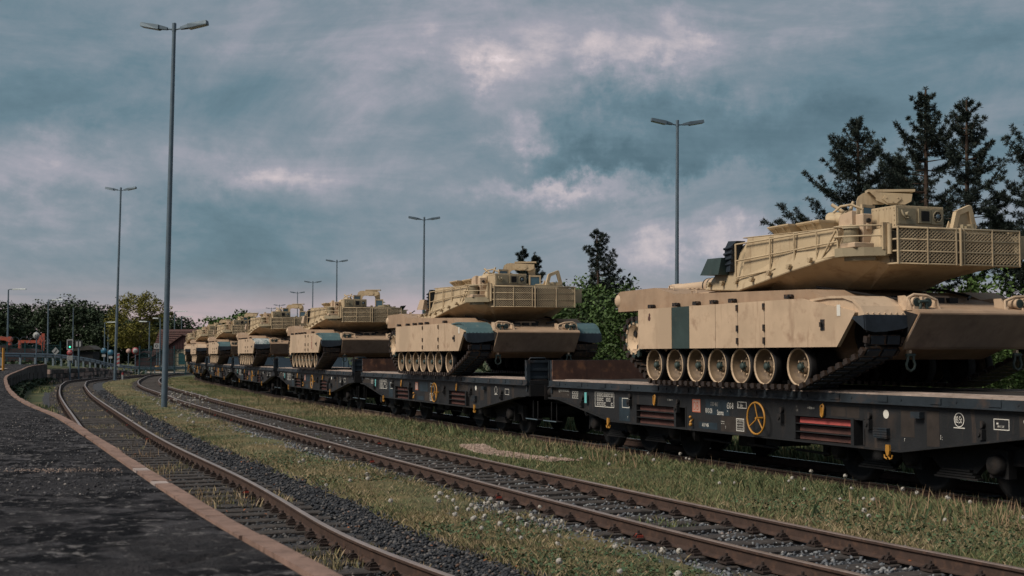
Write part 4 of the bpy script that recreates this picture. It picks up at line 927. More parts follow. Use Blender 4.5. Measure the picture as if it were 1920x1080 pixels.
def make_wagon(label, s0, level, farflap='rust', nearflap='wag2', redbar=False):
    q, az = frame3(s0)
    w = thing('flat_wagon', label, 'flat wagon', (q[0], q[1], .17), az, 'six-axle flat wagons of the train')
    for sg in (-1, 1): part('side_sill', ('web', sg), m_web(sg), ['wag'], w); part('deck_edge', ('lip', sg), m_lip(sg), ['wag2'], w)
    part('underframe', 'under', m_under, ['bog'], w)
    if level <= 2:
        for k in range(10):
            for j in (-1, 0, 1): part('deck_plank', ('plank', (k + j) % 5), m_plank((k + j) % 5), ['plank' if k in (0, 1, 8, 9) else 'plank_shade'], w, (j * 4.95, -1.305 + k * .29, 0))
    else: part('deck', 'planks', m_planks, ['plank', 'plank_shade'], w)
    for x, rz, mt in ((-7.44, PI, farflap), (7.42, 0, nearflap)):
        f = part('end_flap', ('flap', mt), m_endflap, [mt], w, (x, 0, 0), (0, 0, rz)); part('flap_ribs', ('ribs', mt), m_endribs, ['wag2'], f)
    for s in (-1, 1):
        for y in (-.875, .875): part('buffer', 'buffer', m_buffer, ['bog'], w, (s * (HL + .06), y, 1.06), (0, 0, 0 if s > 0 else PI))
        part('coupling', 'coupler', m_coupler, ['bog'], w, (s * (HL + .06), 0, 1.04), (0, 0, 0 if s > 0 else PI)); part('shunter_step', 'steps', m_steps, ['bog', 'galv'], w, (s * (HL + .12), -1.3, .45))
        b = part('bogie', 'bogie', m_bogie, ['bog'], w, (s * 4.15, 0, 0))
        for x in (-1.65, 0, 1.65):
            part('wheelset', 'wset', m_wheelset, ['bog'], b, (x, 0, .46)); part('axle_box', 'abox', m_axlebox, ['bog'], b, (x, -1.10, .50)); part('axle_box', 'abox', m_axlebox, ['bog'], b, (x, 1.10, .50), (0, 0, PI))
    part('brake_handwheel', 'hwheel', m_handwheel, ['yellow'], w, (.79, -1.54, DZ - .495))
    for x in (-4.60, 4.05): part('rope_hook', 'hook', m_hook, ['yellow'], w, (x, -1.50, DZ - .72))
    for x in (-2.78, 2.46): part('lashing_eye', 'lash', m_lashing, ['yellow'], w, (x, -1.42, DZ - .21))
    for x, z in ((-1.95, -.38), (3.55, -.40), (5.82, -.42), (-5.95, -.42), (1.35, -.40), (-3.80, -.33)): part('flap_lock', 'lock', m_lock, ['wag'], w, (x, -1.412, DZ + z))
    part('valve_handle', 'valve', lambda: M().ball((0, -.05, .07), .028, 8).cyl((0, 0, .04), (0, -.06, -.03), .02, n=6).ball((.01, -.05, -.06), .035, 8), ['yellow'], w, (-1.43, -1.42, DZ - .64))
    part('vent_box', 'vbox', m_ventbox, ['wag2'], w); part('lamp_bracket', 'lampb', lambda: M().box(4.53, 4.71, -1.50, -1.41, DZ - .33, DZ - .245), ['wag2'], w)
    for (r0, r1, rm), cs in zip(RACKS, (('rustbar', 'rustbar', 'rustbar'), ('redbar' if redbar else 'rustbar', 'rustbar', 'rustbar'))):
        for k, c in enumerate(cs):
            z = DZ - .415 - k * .125; part('stake', ('stake', k, c), lambda: M().box(0, 1.40, -1.34, -1.24, -.105, -.02), [c], w, (r0 + .03, 0, z))
    markings(w, level)
    return w
# ================================================================== the train
WL = ['closest flat wagon with red and rusty stakes and yellow handwheel under the closest tank', 'second flat wagon from the right, carrying the second tank', 'third flat wagon along the train, under the third tank', 'fourth flat wagon along the train, under the fourth tank', 'fifth flat wagon along the train, under the narrow fifth tank', 'sixth flat wagon, small and dark near the end of the train', 'last flat wagon in view before the barn fence']
for i, lb in enumerate(WL):
    make_wagon(lb, -8.2 + 16.4 * i, 1 if i == 0 else 2 if i < 3 else 3, 'rust' if i in (0, 1) else 'bluebox', 'wag2', i == 0)
make_tank('closest tan tank with one dark green skirt panel and tan front fender', -8.2, 1, 'tan', 1, False, texts=(('BUTS', -1.05, .985, .085), ('AIM-9', .72, .975, .085)))
make_tank('second tan tank from the right, with dark green front fender', 7.77, 1, 'teal', None, True, (-2.4, .33, 1.75), texts=(('7/BEA  10A-A', -.95, .955, .06), ('DESTL  ABPVEE', .25, .955, .055)), tdz=-.07)
make_tank('third tan tank with teal front fender and red marks on its skirt', 24.4, 0, 'teal', None, True, (-2.45, -.1, .9, 1.5), sticker=False, lean=False, tdz=-.06, skirt_text=True)
make_tank('fourth tan tank with whitish worn fender and tall arch on its turret', 40.9, 0, 'whitefender', None, True, (-2.5, .6, 1.56), detail=False, sticker=False)
make_tank('fifth tan tank, narrow in view, with teal front fender', 57.3, 0, 'teal', None, False, (-2.5, .5, 1.56), detail=False, sticker=False)
make_tank('sixth tan tank, small, with plain tan front fender', 73.6, 0, 'tan', None, False, (-2.5, .5, 1.56), detail=False, sticker=False, lean=False)
make_tank('last tan tank in view at the far end of the train', 90.0, 0, 'tan', None, False, (-2.5, .5, 1.56), detail=False, sticker=False, lean=False)
# ================================================================== masts, street lamps, signs, buildings
def m_mast(h):
    m = M(); m.cyl((0, 0, -.1), (0, 0, h - .35), .125, .075, 16); m.cyl((0, 0, h - .35), (0, 0, h - .02), .085, .085, 14); m.cyl((0, 0, h - .02), (0, 0, h), .06, .05, 12)
    m.box(-.20, .20, -.20, .20, -.06, .02); return m
def m_lamphead():
    m = M(); m.cyl((.06, 0, -.22), (.30, 0, -.18), .035, n=8)
    m.loft([[(.28, -.07, -.23), (.28, .07, -.23), (.28, .07, -.13), (.28, -.07, -.13)], [(.62, -.13, -.19), (.62, .13, -.19), (.62, .12, -.03), (.62, -.12, -.03)]])
    m.loft([[(.625, -.17, -.21), (.625, .17, -.21), (.625, .16, -.03), (.625, -.16, -.03)], [(1.42, -.16, -.06), (1.42, .16, -.06), (1.40, .13, .10), (1.40, -.13, .10)]]); return m
def m_lampcover():
    m = M(); m.loft([[(.66, -.15, -.225), (.66, .15, -.225), (.66, .15, -.205), (.66, -.15, -.205)], [(1.38, -.14, -.085), (1.38, .14, -.085), (1.38, .14, -.065), (1.38, -.14, -.065)]]); return m
def mast(label, x, y, h=14.4, rot=0., lean=0.012, detail=True):
    t = thing('lamp_mast', label, 'lamp post', (x, y, 0), rot, 'tall floodlight masts with two lamps'); t.rotation_euler = (0, lean, rot) if not rot else (0, lean, 0)
    part('mast_pole', ('mast', h), lambda: m_mast(h), ['galv'], t)
    for a in (rot, rot + PI):
        hd = part('lamp_head', 'lhead', m_lamphead, ['galv'], t, (0, 0, h - .05), (0, 0, a)); part('lamp_cover', 'lcov', m_lampcover, ['lampglass'], hd)
mast('nearest tall lamp mast standing in the dandelion strip left of centre', -13.83 * 1.0, 53.33 - .2, 14.4 + 1.08, -.18, .016)
mast('tall lamp mast behind the nearest one, beside the curve of the two left tracks', -34.05, 114.5, 14.4 + 2.2, -.2, .019)
mast('tall lamp mast on the right standing behind the rear deck of the closest tank', 8.55, 69.6, 14.4, .15, .012)
mast('tall lamp mast rising behind the rear of the second tank', -7.95, 118.64, 14.4, .1, .009)
mast('lamp mast rising between the second and third tank', -22.7, 172.1, 14.4, .1, .004)
mast('lamp mast showing just left of the arch on the third tank', -33.2, 221.6, 14.4, .1, .004)
mast('small distant lamp mast directly above the fourth tank', -41.7, 258.7, 14.4, .1, .003)
mast('faint distant lamp mast left of the fourth tank turret arch', -56.5, 323.8, 14.4, .1, 0)
mast('faintest distant lamp mast, left of its faint neighbour over the fourth tank', -62.4, 345.5, 14.4, .1, 0)
mast('tiny far lamp mast above the last tanks and the barn roof', -126.3, 536, 14.4, .1, 0)

def street_lamp(label, x, y, h, arm=1.2, rz=0.):
    t = thing('street_lamp', label, 'street lamp', (x, y, 0), rz, 'single-arm street lamps beyond the tracks')
    part('lamp_pole', ('slp', h), lambda: M().cyl((0, 0, 0), (0, 0, h), .13, .07, 10).tube([(0, 0, h - .05), (.1, 0, h + .03), (arm * .5, 0, h + .06)], .05, 6), ['galv'], t)
    part('lamp_head', ('slh', arm), lambda: M().loft([[(arm * .3, -.14, -.03), (arm * .3, .14, -.03), (arm * .3, .12, .10), (arm * .3, -.12, .10)], [(arm * 1.25, -.18, .0), (arm * 1.25, .18, .0), (arm * 1.2, .1, .13), (arm * 1.2, -.1, .13)]]), ['lampglass'], t, (0, 0, h))
street_lamp('tall street lamp at the far left standing behind the orange excavator arms', -52.6, 139.1, 9, 1.5)
street_lamp('street lamp standing at the right end of the teal fence on the left', -57.7, 165.8, 9, 1.5)
street_lamp('short street lamp at the very left edge of the trees', -57.2, 145.5, 6, .8)
street_lamp('left one of the two close-set street lamps before the dark trees', -66.4, 217.4, 7.5, 1.4)
street_lamp('right one of the two close-set street lamps before the dark trees', -71.9, 237.5, 8, 1.6)
street_lamp('street lamp standing left of the barn in front of the round tree', -52.8, 194.2, 7, -1.2)
street_lamp('street lamp in front of the barn roof and the round tree', -46.8, 177.4, 7, -.8)
street_lamp('left one of the two taller street lamps in front of the barn gable', -53.2, 210.2, 9, 1.6)
street_lamp('right one of the two taller street lamps in front of the barn gable', -59.3, 239.3, 9, 1.6)

# signs and signals
def post(parent, h, r=.05, m='galv', z0=0): part('post', ('post', h, r, m), lambda: M().cyl((0, 0, z0), (0, 0, h), r, n=8), [m], parent)
def disc(parent, name, r, z, m, y=-.06, t=.02, n=20): return part(name, ('disc', r, m, y), lambda: M().lathe([(.0005, 0), (r, 0), (r, t), (.0005, t)], (0, y, 0), 'y', n), [m], parent, (0, 0, z))
s = thing('speed_sign', 'round white number ten sign on a tall post at the platform end', 'sign', (-35.79, 100.4, 0)); post(s, 3.95); disc(s, 'sign_disc', .26, 3.61, 'signw'); text(s, '10', 0, -.075, 3.48, .25, 'signk', .9, align='CENTER')
s = thing('rail_signal', 'white-framed railway signal box with a green light above a red disc', 'signal', (-35.75, 108, 0)); post(s, 2.3, .07)
part('signal_housing', 'sigh', lambda: M().box(-.20, .20, -.1, .1, 2.62, 3.38), ['signk'], s)
def _f():
    m = M(); a, b = -.13, -.101; m.box(-.25, .25, a, b, 3.33, 3.42); m.box(-.25, .25, a, b, 2.56, 2.64); m.box(-.25, -.18, a, b, 2.64, 3.33); m.box(.18, .25, a, b, 2.64, 3.33); return m
part('signal_frame', 'sigf', _f, ['signw'], s); part('signal_light', 'sigl', lambda: M().lathe([(.0005, -.0), (.07, 0), (.07, .03)], (0, -.14, 2.80), 'y', 10), ['siggreen'], s)
d = disc(s, 'stop_disc', .24, 2.33, 'signr', -.12); text(s, 'STOP', 0, -.13, 2.28, .10, 'signw', .9, align='CENTER'); part('sign_plate', 'sigp', lambda: M().box(-.23, .23, -.12, -.1, 1.72, 2.10), ['signw'], s)
for k in range(3): part('plate_line', ('pl', k), lambda: M().box(-.16, .16, -.124, -.12, 1.78 + k * .10, 1.80 + k * .10), ['signk'], s)
s = thing('board_post', 'grey post with two small white plates right of the railway signal', 'sign', (-36.36, 112, 0)); post(s, 3.4, .08)
for x in (-.2, .06): part('white_plate', 'wplate', lambda: M().box(0, .15, -.14, -.12, 0, .42), ['signw'], s, (x, 0, 2.86))
part('backing_board', 'bplate', lambda: M().box(-.32, .32, -.11, -.09, 2.78, 3.38), ['signk'], s)
s = thing('antenna_post', 'thin bare pole rising above the railway signal against the trees', 'pole', (-39.5, 120, 0)); part('pole', 'apole', lambda: M().cyl((0, 0, 0), (0, 0, 6.4), .06, .04, 8), ['galv'], s)
for i, (x, y, z) in enumerate(((-48.93, 160, 2.66), (-48.41, 161, 2.45))):
    s = thing('blue_sign', ('left one of the two round blue signs before the second mast', 'right one of the two round blue signs before the second mast')[i], 'sign', (x, y, 0)); post(s, z + .3); disc(s, 'sign_disc', .36, z, 'signb'); part('sign_plate', 'bsp', lambda: M().box(-.22, .22, -.07, -.05, -.7, -.42), ['signw'], s, (0, 0, z))
s = thing('speed_sign', 'round sign with red rim and a ten, between the left mast and barn', 'sign', (-42.33, 150, 0)); post(s, 2.9); disc(s, 'sign_disc', .40, 2.61, 'signr'); disc(s, 'sign_face', .28, 2.61, 'signw', -.08); text(s, '10', 0, -.09, 2.50, .24, 'signk', .9, align='CENTER')
s = thing('traffic_sign', 'small pale sign partly behind the red-rimmed ten sign', 'sign', (-43.4, 151, 0)); post(s, 2.7); disc(s, 'sign_disc', .26, 2.6, 'pinksq')
s = thing('hazard_board', 'red and white striped hazard board beside the second mast', 'sign', (-40.7, 137.5, .2)); part('board', 'hzb', lambda: M().box(-.27, .27, -.03, 0, .8, 2.15), ['signw'], s)
def _f():
    m = M()
    for k in range(3): m.add([(-.26, -.034, .85 + k * .42), (.26, -.034, 1.08 + k * .42), (.26, -.034, 1.28 + k * .42), (-.26, -.034, 1.05 + k * .42)], [(0, 1, 2, 3)])
    return m
part('red_stripes', 'hzs', _f, ['signr'], s)
s = thing('warning_sign', 'small tilted white sign with black bend arrow above the guardrail', 'sign', (-36.6, 107, 1.4)); part('sign_board', 'wsb', lambda: M().prism([(-.3, 1.05), (.0, 1.38), (.3, 1.05), (.0, .74)], 'y', -.03, 0), ['signw'], s); part('arrow', 'wsa', lambda: M().prism([(-.16, .98), (-.04, 1.02), (.04, 1.22), (.14, 1.18), (.04, .98), (-.1, .9)], 'y', -.036, -.031), ['signk'], s); post(s, .8, .04)
s = thing('warning_sign', 'white lettered board on a lamp post left of the nearest mast', 'sign', (-47.1, 177, 0)); part('sign_board', 'wlb', lambda: M().box(-.35, .35, -.2, -.17, 3.0, 3.7), ['signw'], s); part('mark', 'wlm', lambda: M().lathe([(.12, -.0), (.22, 0)], (0, -.21, 3.35), 'y', 12), ['signk'], s); post(s, 3.1, .05)
s = thing('bollard', 'yellow bollard post at the left edge of the platform road', 'bollard', (-32.4, 85, 1.3)); part('bollard_post', 'boll', lambda: M().cyl((0, 0, -.2), (0, 0, 1.30), .085, n=10), ['yellow'], s)
s = thing('information_board', 'white board with blue marking at the extreme left edge', 'sign', (-33.2, 86, 1.3)); part('board', 'infb', lambda: M().box(-.5, .22, -.04, 0, .55, 1.35), ['signw'], s); part('blue_band', 'infs', lambda: M().box(-.5, .22, -.046, -.041, .78, .98), ['signb'], s); post(s, .6, .05)
s = thing('orange_marker', 'tall orange marker post standing behind the teal fence', 'post', (-48.5, 138, 0)); part('marker_post', 'omk', lambda: M().loft([[(-.08, -.08, 2.4), (.08, -.08, 2.4), (.08, .08, 2.4), (-.08, .08, 2.4)], [(-.17, -.1, 3.1), (.17, -.1, 3.1), (.17, .1, 3.1), (-.17, .1, 3.1)], [(-.15, -.1, 4.4), (.15, -.1, 4.4), (.15, .1, 4.4), (-.15, .1, 4.4)]]).cyl((0, 0, 0), (0, 0, 2.5), .07, n=8), ['orange'], s)
for i, (x, y) in enumerate(((-33.8, 115.95), (-41.4, 170))):
    s = thing('rail_marker', ('short white marker post with red top beside the second mast', 'small white marker post on the grass before the last wagon')[i], 'marker post', (x, y, 0), 0, 'low marker posts between the tracks'); part('marker_post', 'mkp', lambda: M().cyl((0, 0, 0), (0, 0, .42), .09, n=10), ['signw'], s)
    if i == 0: part('red_top', 'mkr', lambda: M().cyl((0, 0, .42), (0, 0, .62), .09, n=10), ['signr'], s)
s = thing('point_lantern', 'black point signal with white mark and orange weight between the tracks', 'point signal', (-43.0, 164, 0)); part('weight', 'plw', lambda: M().lathe([(.0005, -.3), (.28, -.3), (.33, -.15), (.33, .15), (.28, .3), (.0005, .3)], (-.55, 0, .52), 'z', 14), ['yellow'], s); part('lantern_box', 'plb', lambda: M().box(-.25, .25, -.2, .2, .4, 1.0).cyl((0, 0, 0), (0, 0, .5), .06, n=6), ['signk'], s); part('white_mark', 'plm', lambda: M().box(-.15, .15, -.21, -.201, .8, .9).box(-.05, .05, -.21, -.201, .5, .8), ['signw'], s)
# excavator behind the fence
s = thing('excavator', 'orange excavator with two jointed arms beyond the teal fence', 'excavator', (-48.2, 131, 0))
part('boom', 'exb', lambda: M().loft([[(-3.3, -.2, 3.3), (-3.3, .2, 3.3), (-3.3, .2, 3.6), (-3.3, -.2, 3.6)], [(-1.9, -.2, 3.65), (-1.9, .2, 3.65), (-1.9, .2, 4.0), (-1.9, -.2, 4.0)], [(-1.2, -.2, 3.55), (-1.2, .2, 3.55), (-1.0, .2, 3.9), (-1.0, -.2, 3.9)], [(-1.25, -.2, 1.6), (-1.25, .2, 1.6), (-.95, .2, 1.6), (-.95, -.2, 1.6)]]).cyl((-1.15, -.25, 3.7), (-1.15, .25, 3.7), .28, n=10), ['orange'], s)
part('arm', 'exa', lambda: M().box(-.25, 1.9, -.15, .15, 3.35, 3.62).box(-.25, .0, -.15, .15, 1.4, 3.35).prism([(1.5, 3.3), (1.9, 4.1), (2.2, 3.5), (2.1, 3.1)], 'y', -.12, .12), ['orange'], s)
part('engine_body', 'exe', lambda: M().prism([(-2.4, .9), (2.0, .9), (2.0, 2.5), (1.2, 2.8), (-2.4, 2.8)], 'y', -1.1, 1.1).box(-1.9, -.8, -1.2, -.2, 2.8, 3.1), ['barnwood'], s)
part('crawler_track', 'ext', lambda: M().prism([(-2.0, .1), (2.0, .1), (2.3, .5), (2.0, .9), (-2.0, .9), (-2.3, .5)], 'y', -1.4, -.8), ['bog'], s)
# teal mesh fence with wire coils (left) and in front of the barn
def fence(label, a, b, h, step, z0=0., coils=True, bars=8):
    a = Vector((*a, 0)); b = Vector((*b, 0)); L = (b - a).length; t = thing('mesh_fence', label, 'fence', a + Vector((0, 0, z0)), math.atan2(b.y - a.y, b.x - a.x)); n = int(L / step)
    for k in range(n + 1): part('fence_post', ('fp', h), lambda: M().box(-.06, .06, -.06, .06, 0, h + .35), ['fence'], t, (L * k / n, 0, 0))
    def pan():
        m = M(); w = L / n
        for i in range(14): m.box(.05 + (w - .1) * i / 13 - .012, .05 + (w - .1) * i / 13 + .012, -.012, .012, .1, h)
        for i in range(bars): m.box(.04, w - .04, -.018, .018, .12 + (h - .15) * i / (bars - 1), .16 + (h - .15) * i / (bars - 1))
        return m
    for k in range(n): part('mesh_panel', ('mp', h, L / n, bars), pan, ['fence'], t, (L * k / n, 0, 0))
    if coils:
        def co():
            m = M()
            for k in range(int(L / .9)):
                m.tube([(k * .9 + .42 * math.cos(j * PI / 5), .08 * math.sin(j), h + .42 + .36 * math.sin(j * PI / 5)) for j in range(10)], .022, 3, True)
            return m
        part('wire_coil', ('coil', L), co, ['galv'], t)
fence('teal mesh fence with coiled wire in front of the trees on the left', (-52, 124), (-43.0, 127), 3.1, 1.5, 0., True, 12)
fence('tall green mesh fence standing in front of the barn', (-38.8, 139), (-33.3, 141), 2.7, 1.1, .05, False, 7)
s = thing('shed', 'low grey shed behind the right end of the teal fence', 'shed', (-41.8, 130, 0)); part('shed_wall', 'shw', lambda: M().box(-1.2, 1.0, 0, 2, 0, 2.5), ['bog'], s); part('shed_roof', 'shr', lambda: M().prism([(-1.5, 2.5), (1.3, 2.7), (.6, 3.1), (-1.2, 2.7)], 'y', -.3, 2.2), ['concrete'], s)
# guardrail
GR = [(-37.2, 84, 1.42), (-37.0, 93, 1.5), (-36.5, 102, 1.45), (-37.4, 110, 1.38), (-38.8, 122, 1.05), (-40.8, 137, .42), (-41.2, 150, 0), (-40.0, 160, -.05), (-36.5, 172, -.1)]
gp = catmull(GR, 1.0); t = thing('guardrail', 'blue-grey steel guardrail along the ramp above the stone wall', 'guardrail', (0, 0, 0))
def _beam(z, hh):
    m = M(); L = []
    for p in gp: L.append([(p[0], p[1], p[2] + z), (p[0] + .05, p[1] - .05, p[2] + z + hh * .25), (p[0], p[1], p[2] + z + hh * .5), (p[0] + .05, p[1] - .05, p[2] + z + hh * .75), (p[0], p[1], p[2] + z + hh), (p[0] - .06, p[1] + .02, p[2] + z + hh * .5)])
    return m.loft(L, True)
obj('rail_beam', (_beam(.50, .34), ['barrier']), t)
cum = 0; last = -9
for i in range(len(gp) - 1):
    cum += np.linalg.norm(gp[i + 1] - gp[i])
    if cum - last > 2.6: last = cum; part('guardrail_post', 'gpost', lambda: M().box(-.07, .07, -.05, .07, -1.35, .80), ['barrier'], t, (gp[i][0] + .02, gp[i][1] + .12, gp[i][2]))
# retaining wall of stone blocks beyond the platform end
wl = thing('stone_wall', 'low wall of pinkish stone blocks below the guardrail', 'wall', (0, 0, 0))
wp = catmull([(-35.1, 101.4), (-36.0, 108), (-37.6, 120), (-39.6, 134), (-40.4, 143)], 1.0)
r = random.Random(8); k = 0; acc = 0
WS = np.concatenate([[0], np.cumsum(np.hypot(*np.diff(wp, axis=0).T))])
row_h = .36
for row in range(3):
    u = .0 if row % 2 else -.5
    while u < WS[-1] - 1.2:
        L = r.uniform(1.0, 1.6); ua = max(0, u) + .02; ub = u + L - .02; a = [np.interp(ua, WS, wp[:, j]) for j in (0, 1)]; b = [np.interp(ub, WS, wp[:, j]) for j in (0, 1)]
        top = np.interp(ua, [0, 20, 35, 43], [1.12, 1.0, .6, .3])
        if row * row_h < top:
            o = r.uniform(-.04, .03); z0 = row * row_h - .02; z1 = min(top, z0 + row_h - .02); m = M().loft([[(a[0] + o, a[1] - o, z0), (a[0] - .4, a[1] + .3, z0), (a[0] - .4, a[1] + .3, z1), (a[0] + o, a[1] - o, z1 - .02)], [(b[0] + o, b[1] - o, z0), (b[0] - .4, b[1] + .3, z0), (b[0] - .4, b[1] + .3, z1), (b[0] + o, b[1] - o, z1 - .02)]])
            obj('stone_block', (m, ['stonewall' if r.random() < .62 else 'concrete']), wl)
        u += L
# embankment behind the wall, carrying the guardrail
L = []
for p in wp: L.append([(p[0] - .3, p[1] + .2, 0), (p[0] - .35, p[1] + .25, np.interp(p[1], [101, 120, 134, 143], [1.10, .97, .55, .2])), (p[0] - 1.4, p[1] + .8, np.interp(p[1], [101, 120, 134, 143], [1.42, 1.1, .62, .2])), (p[0] - 22, p[1] + 4, np.interp(p[1], [101, 120, 134, 143], [1.3, 1.0, .5, .1])), (p[0] - 22, p[1] + 4, -.1)])
struct(obj('embankment', (M().loft(L, True), ['ground'])))
struct(obj('road', (M().add([(-120, 150, .02), (-41.5, 158, .02), (-38, 166, .02), (-60, 185, .02), (-120, 178, .02)], [(0, 1, 2, 3, 4)]), ['road'])))
struct(obj('road', (M().add([(-32.0, 83, 1.20), (-33.4, 88.5, 1.27), (-45, 90, 1.36), (-60, 88, 1.36), (-60, 80, 1.30)], [(0, 1, 2, 3, 4)]), ['road'])))
# barn
b = thing('barn', 'barn with red tiled roof, dark wooden gable and cream lower wall', 'building', (-46.6, 182, 0))
part('lower_wall', 'bwl', lambda: M().box(.6, 6.8, -.12, 10, 0, 2.95), ['cream'], b)
part('gable_boards', 'bgb', lambda: M().prism([(-2.7, 1.5), (-2.5, .0), (.6, .0), (.6, 2.96), (6.4, 2.96), (1.8, 4.85)], 'y', -.35, -.1), ['barnwood'], b)
for k in range(22):
    x = -1.3 + k * .34; top = 4.8 - (abs(x + .15 - 1.8) * (.40 if x > 1.8 else .72)) - .15
    if top > (3.05 if x >= .3 else .5): part('gable_board', ('gbd', k), lambda: M().box(x, x + .27, -.39, -.351, .1 if x < .3 else 2.97, top), ['barnwood'], b)
part('roof', 'brf', lambda: M().prism([(.3, 1.80), (5, 5.75), (10, 1.75), (10, 1.6), (5, 5.5), (.3, 1.6)], 'x', -2.8, 7.0).loft([[(-2.95, -.6, 1.45), (-2.95, 3, 1.45), (-3.0, 3, 1.58), (-3.0, -.6, 1.58)], [(1.8, -.6, 4.88), (1.8, 4, 4.88), (1.8, 4, 5.0), (1.8, -.6, 5.0)], [(6.6, -.6, 3.0), (6.6, 3, 3.0), (6.6, 3, 3.12), (6.6, -.6, 3.12)]]), ['redtile'], b)
def _tl():
    m = M()
    for i in range(12):
        z = 1.95 + i * .31; yy = .3 + (z - 1.8) * 4.7 / 3.95
        m.box(-2.8, 7.0, yy - .12, yy, z + .02, z + .08)
    return m
part('tile_rows', 'btl', _tl, ['redtile'], b)
for x in (1.2, 2.6, 4.0, 5.4):
    wn = part('window', ('bw', x), lambda: M().box(x, x + .85, -.16, -.121, .9, 2.3), ['window'], b); part('window_frame', ('bwf', x), lambda: M().box(x - .06, x, -.18, -.121, .84, 2.36).box(x + .85, x + .91, -.18, -.121, .84, 2.36).box(x, x + .85, -.18, -.121, 2.3, 2.36), ['fence'], wn)
part('lattice_panel', 'blat', lambda: M().box(.7, .76, -.2, -.13, 2.3, 2.9).box(1.3, 1.36, -.2, -.13, 2.3, 2.9).tube([(.7, -.17, 2.3), (1.36, -.17, 2.9)], .03, 4).tube([(.7, -.17, 2.9), (1.36, -.17, 2.3)], .03, 4), ['barnwood'], b)
b = thing('red_hut', 'small dark wooden hut with pitched roof left of the barn', 'hut', (-51.2, 186, 0)); part('hut_wall', 'hw', lambda: M().box(-1.4, 1.4, 0, 3, 0, 1.9), ['barnwood'], b); part('hut_roof', 'hr', lambda: M().prism([(-1.9, 1.85), (0, 2.75), (1.9, 1.85), (1.7, 1.75), (0, 2.6), (-1.7, 1.75)], 'y', -.3, 3.3), ['barnwood'], b)
b = thing('orange_cabin', 'orange walled cabin seen low behind the third tank', 'cabin', (-11.4, 108, 0)); part('cabin_wall', 'cw', lambda: M().box(-1.2, 2.6, 0, 3, 0, 2.6), ['orangewall'], b); wn = part('window', 'cwn', lambda: M().box(1.0, 1.9, -.04, 0, 1.45, 2.1), ['window'], b); part('window_frame', 'cwf', lambda: M().box(.9, 1.0, -.06, 0, 1.3, 2.2).box(1.9, 2.0, -.06, 0, 1.3, 2.2).box(1.0, 1.9, -.06, 0, 1.3, 1.45).box(1.0, 1.9, -.06, 0, 2.1, 2.2), ['signw'], wn); part('roof', 'crf', lambda: M().box(-1.4, 2.8, -.2, 3.2, 2.6, 2.75), ['barnwood'], b)
b = thing('blue_container', 'dark blue container standing behind the third and fourth wagons', 'container', (-15.0, 106, 0)); part('container_body', 'cb', lambda: M().box(-2.6, 2.2, 0, 2.4, .1, 2.45), ['bluebox'], b)
for k in range(12): part('corrugation', 'crg', lambda: M().box(0, .2, -.05, 0, .2, 2.35), ['bluebox'], b, (-2.5 + k * .39, 0, 0))

# ================================================================== vegetation
def fastmesh(name, V, n, m, sm=False, per=None):
    V = np.asarray(V, np.float32).reshape(-1, 3); nv = len(V); nf = nv // n; me = bpy.data.meshes.new(name)
    me.vertices.add(nv); me.vertices.foreach_set('co', V.ravel()); me.loops.add(nv); me.loops.foreach_set('vertex_index', np.arange(nv, dtype=np.int32))
    me.polygons.add(nf); me.polygons.foreach_set('loop_start', np.arange(0, nv, n, dtype=np.int32)); me.polygons.foreach_set('loop_total', np.full(nf, n, np.int32))
    for q in (m if isinstance(m, list) else [m]): me.materials.append(MT[q])
    me.update(calc_edges=True); return me
def unit(r, n): v = r.normal(size=(n, 3)); return v / np.linalg.norm(v, axis=1)[:, None]
def leaves(r, C, size, up=.35, asp=.6):
    n = len(C); a = unit(r, n); nrm = unit(r, n); nrm[:, 2] = abs(nrm[:, 2]) + up; b = np.cross(nrm, a); b /= np.linalg.norm(b, axis=1)[:, None]; a = np.cross(b, nrm); a /= np.linalg.norm(a, axis=1)[:, None]
    s = size * r.uniform(.6, 1.3, (n, 1)); return np.stack([C - a * s * .5, C + b * s * asp * .5, C + a * s * .5, C - b * s * asp * .5], 1)
def crown_mesh(seed, W, H, z0, nclump, per, size, m, squash=1., lop=.3, cr=.2):
    r = np.random.RandomState(seed); d = unit(r, nclump); rad = r.uniform(.35, 1, (nclump, 1)) ** .5; c = d * rad; c[:, 2] = c[:, 2] * 1
    lobes = unit(r, 7); bump = 1 + lop * np.max(d @ lobes.T, 1)[:, None] - lop * .7
    c = c * bump * np.array([W / 2, W / 2, H / 2]) + np.array([0, 0, z0 + H / 2])
    k = r.uniform(.55, 1.3, nclump); idx = np.repeat(np.arange(nclump), per); o = unit(r, len(idx)) * r.uniform(.2, 1, (len(idx), 1)) ** .6 * (k[idx] * W * cr)[:, None]; o[:, 2] *= .7
    return fastmesh('crown', leaves(r, c[idx] + o, size), 4, m)
def m_trunk(seed, h, r0, spread, n=9, z1=.5, twigs=True):
    q = random.Random(seed); m = M(); pts = [(0, 0, -.1)]; x = y = 0
    for k in range(1, 6): x += q.uniform(-.03, .03) * h * .3; y += q.uniform(-.03, .03) * h * .3; pts.append((x, y, h * k / 5))
    m.tube(pts, [r0 * (1 - .8 * k / 5) for k in range(6)], 7)
    for k in range(n):
        z = h * q.uniform(z1 * .5, .92); a = q.uniform(0, 2 * PI); L = spread * q.uniform(.5, 1) * (1.1 - z / h * .6); t = z / h; px = x * t; py = y * t
        e = (px + L * math.cos(a), py + L * math.sin(a), z + L * q.uniform(.3, .9)); mid_ = (px + L * .5 * math.cos(a + .15), py + L * .5 * math.sin(a + .15), z + L * .22)
        m.tube([(px, py, z), mid_, e], [r0 * .35, r0 * .2, r0 * .06], 5)
    return m
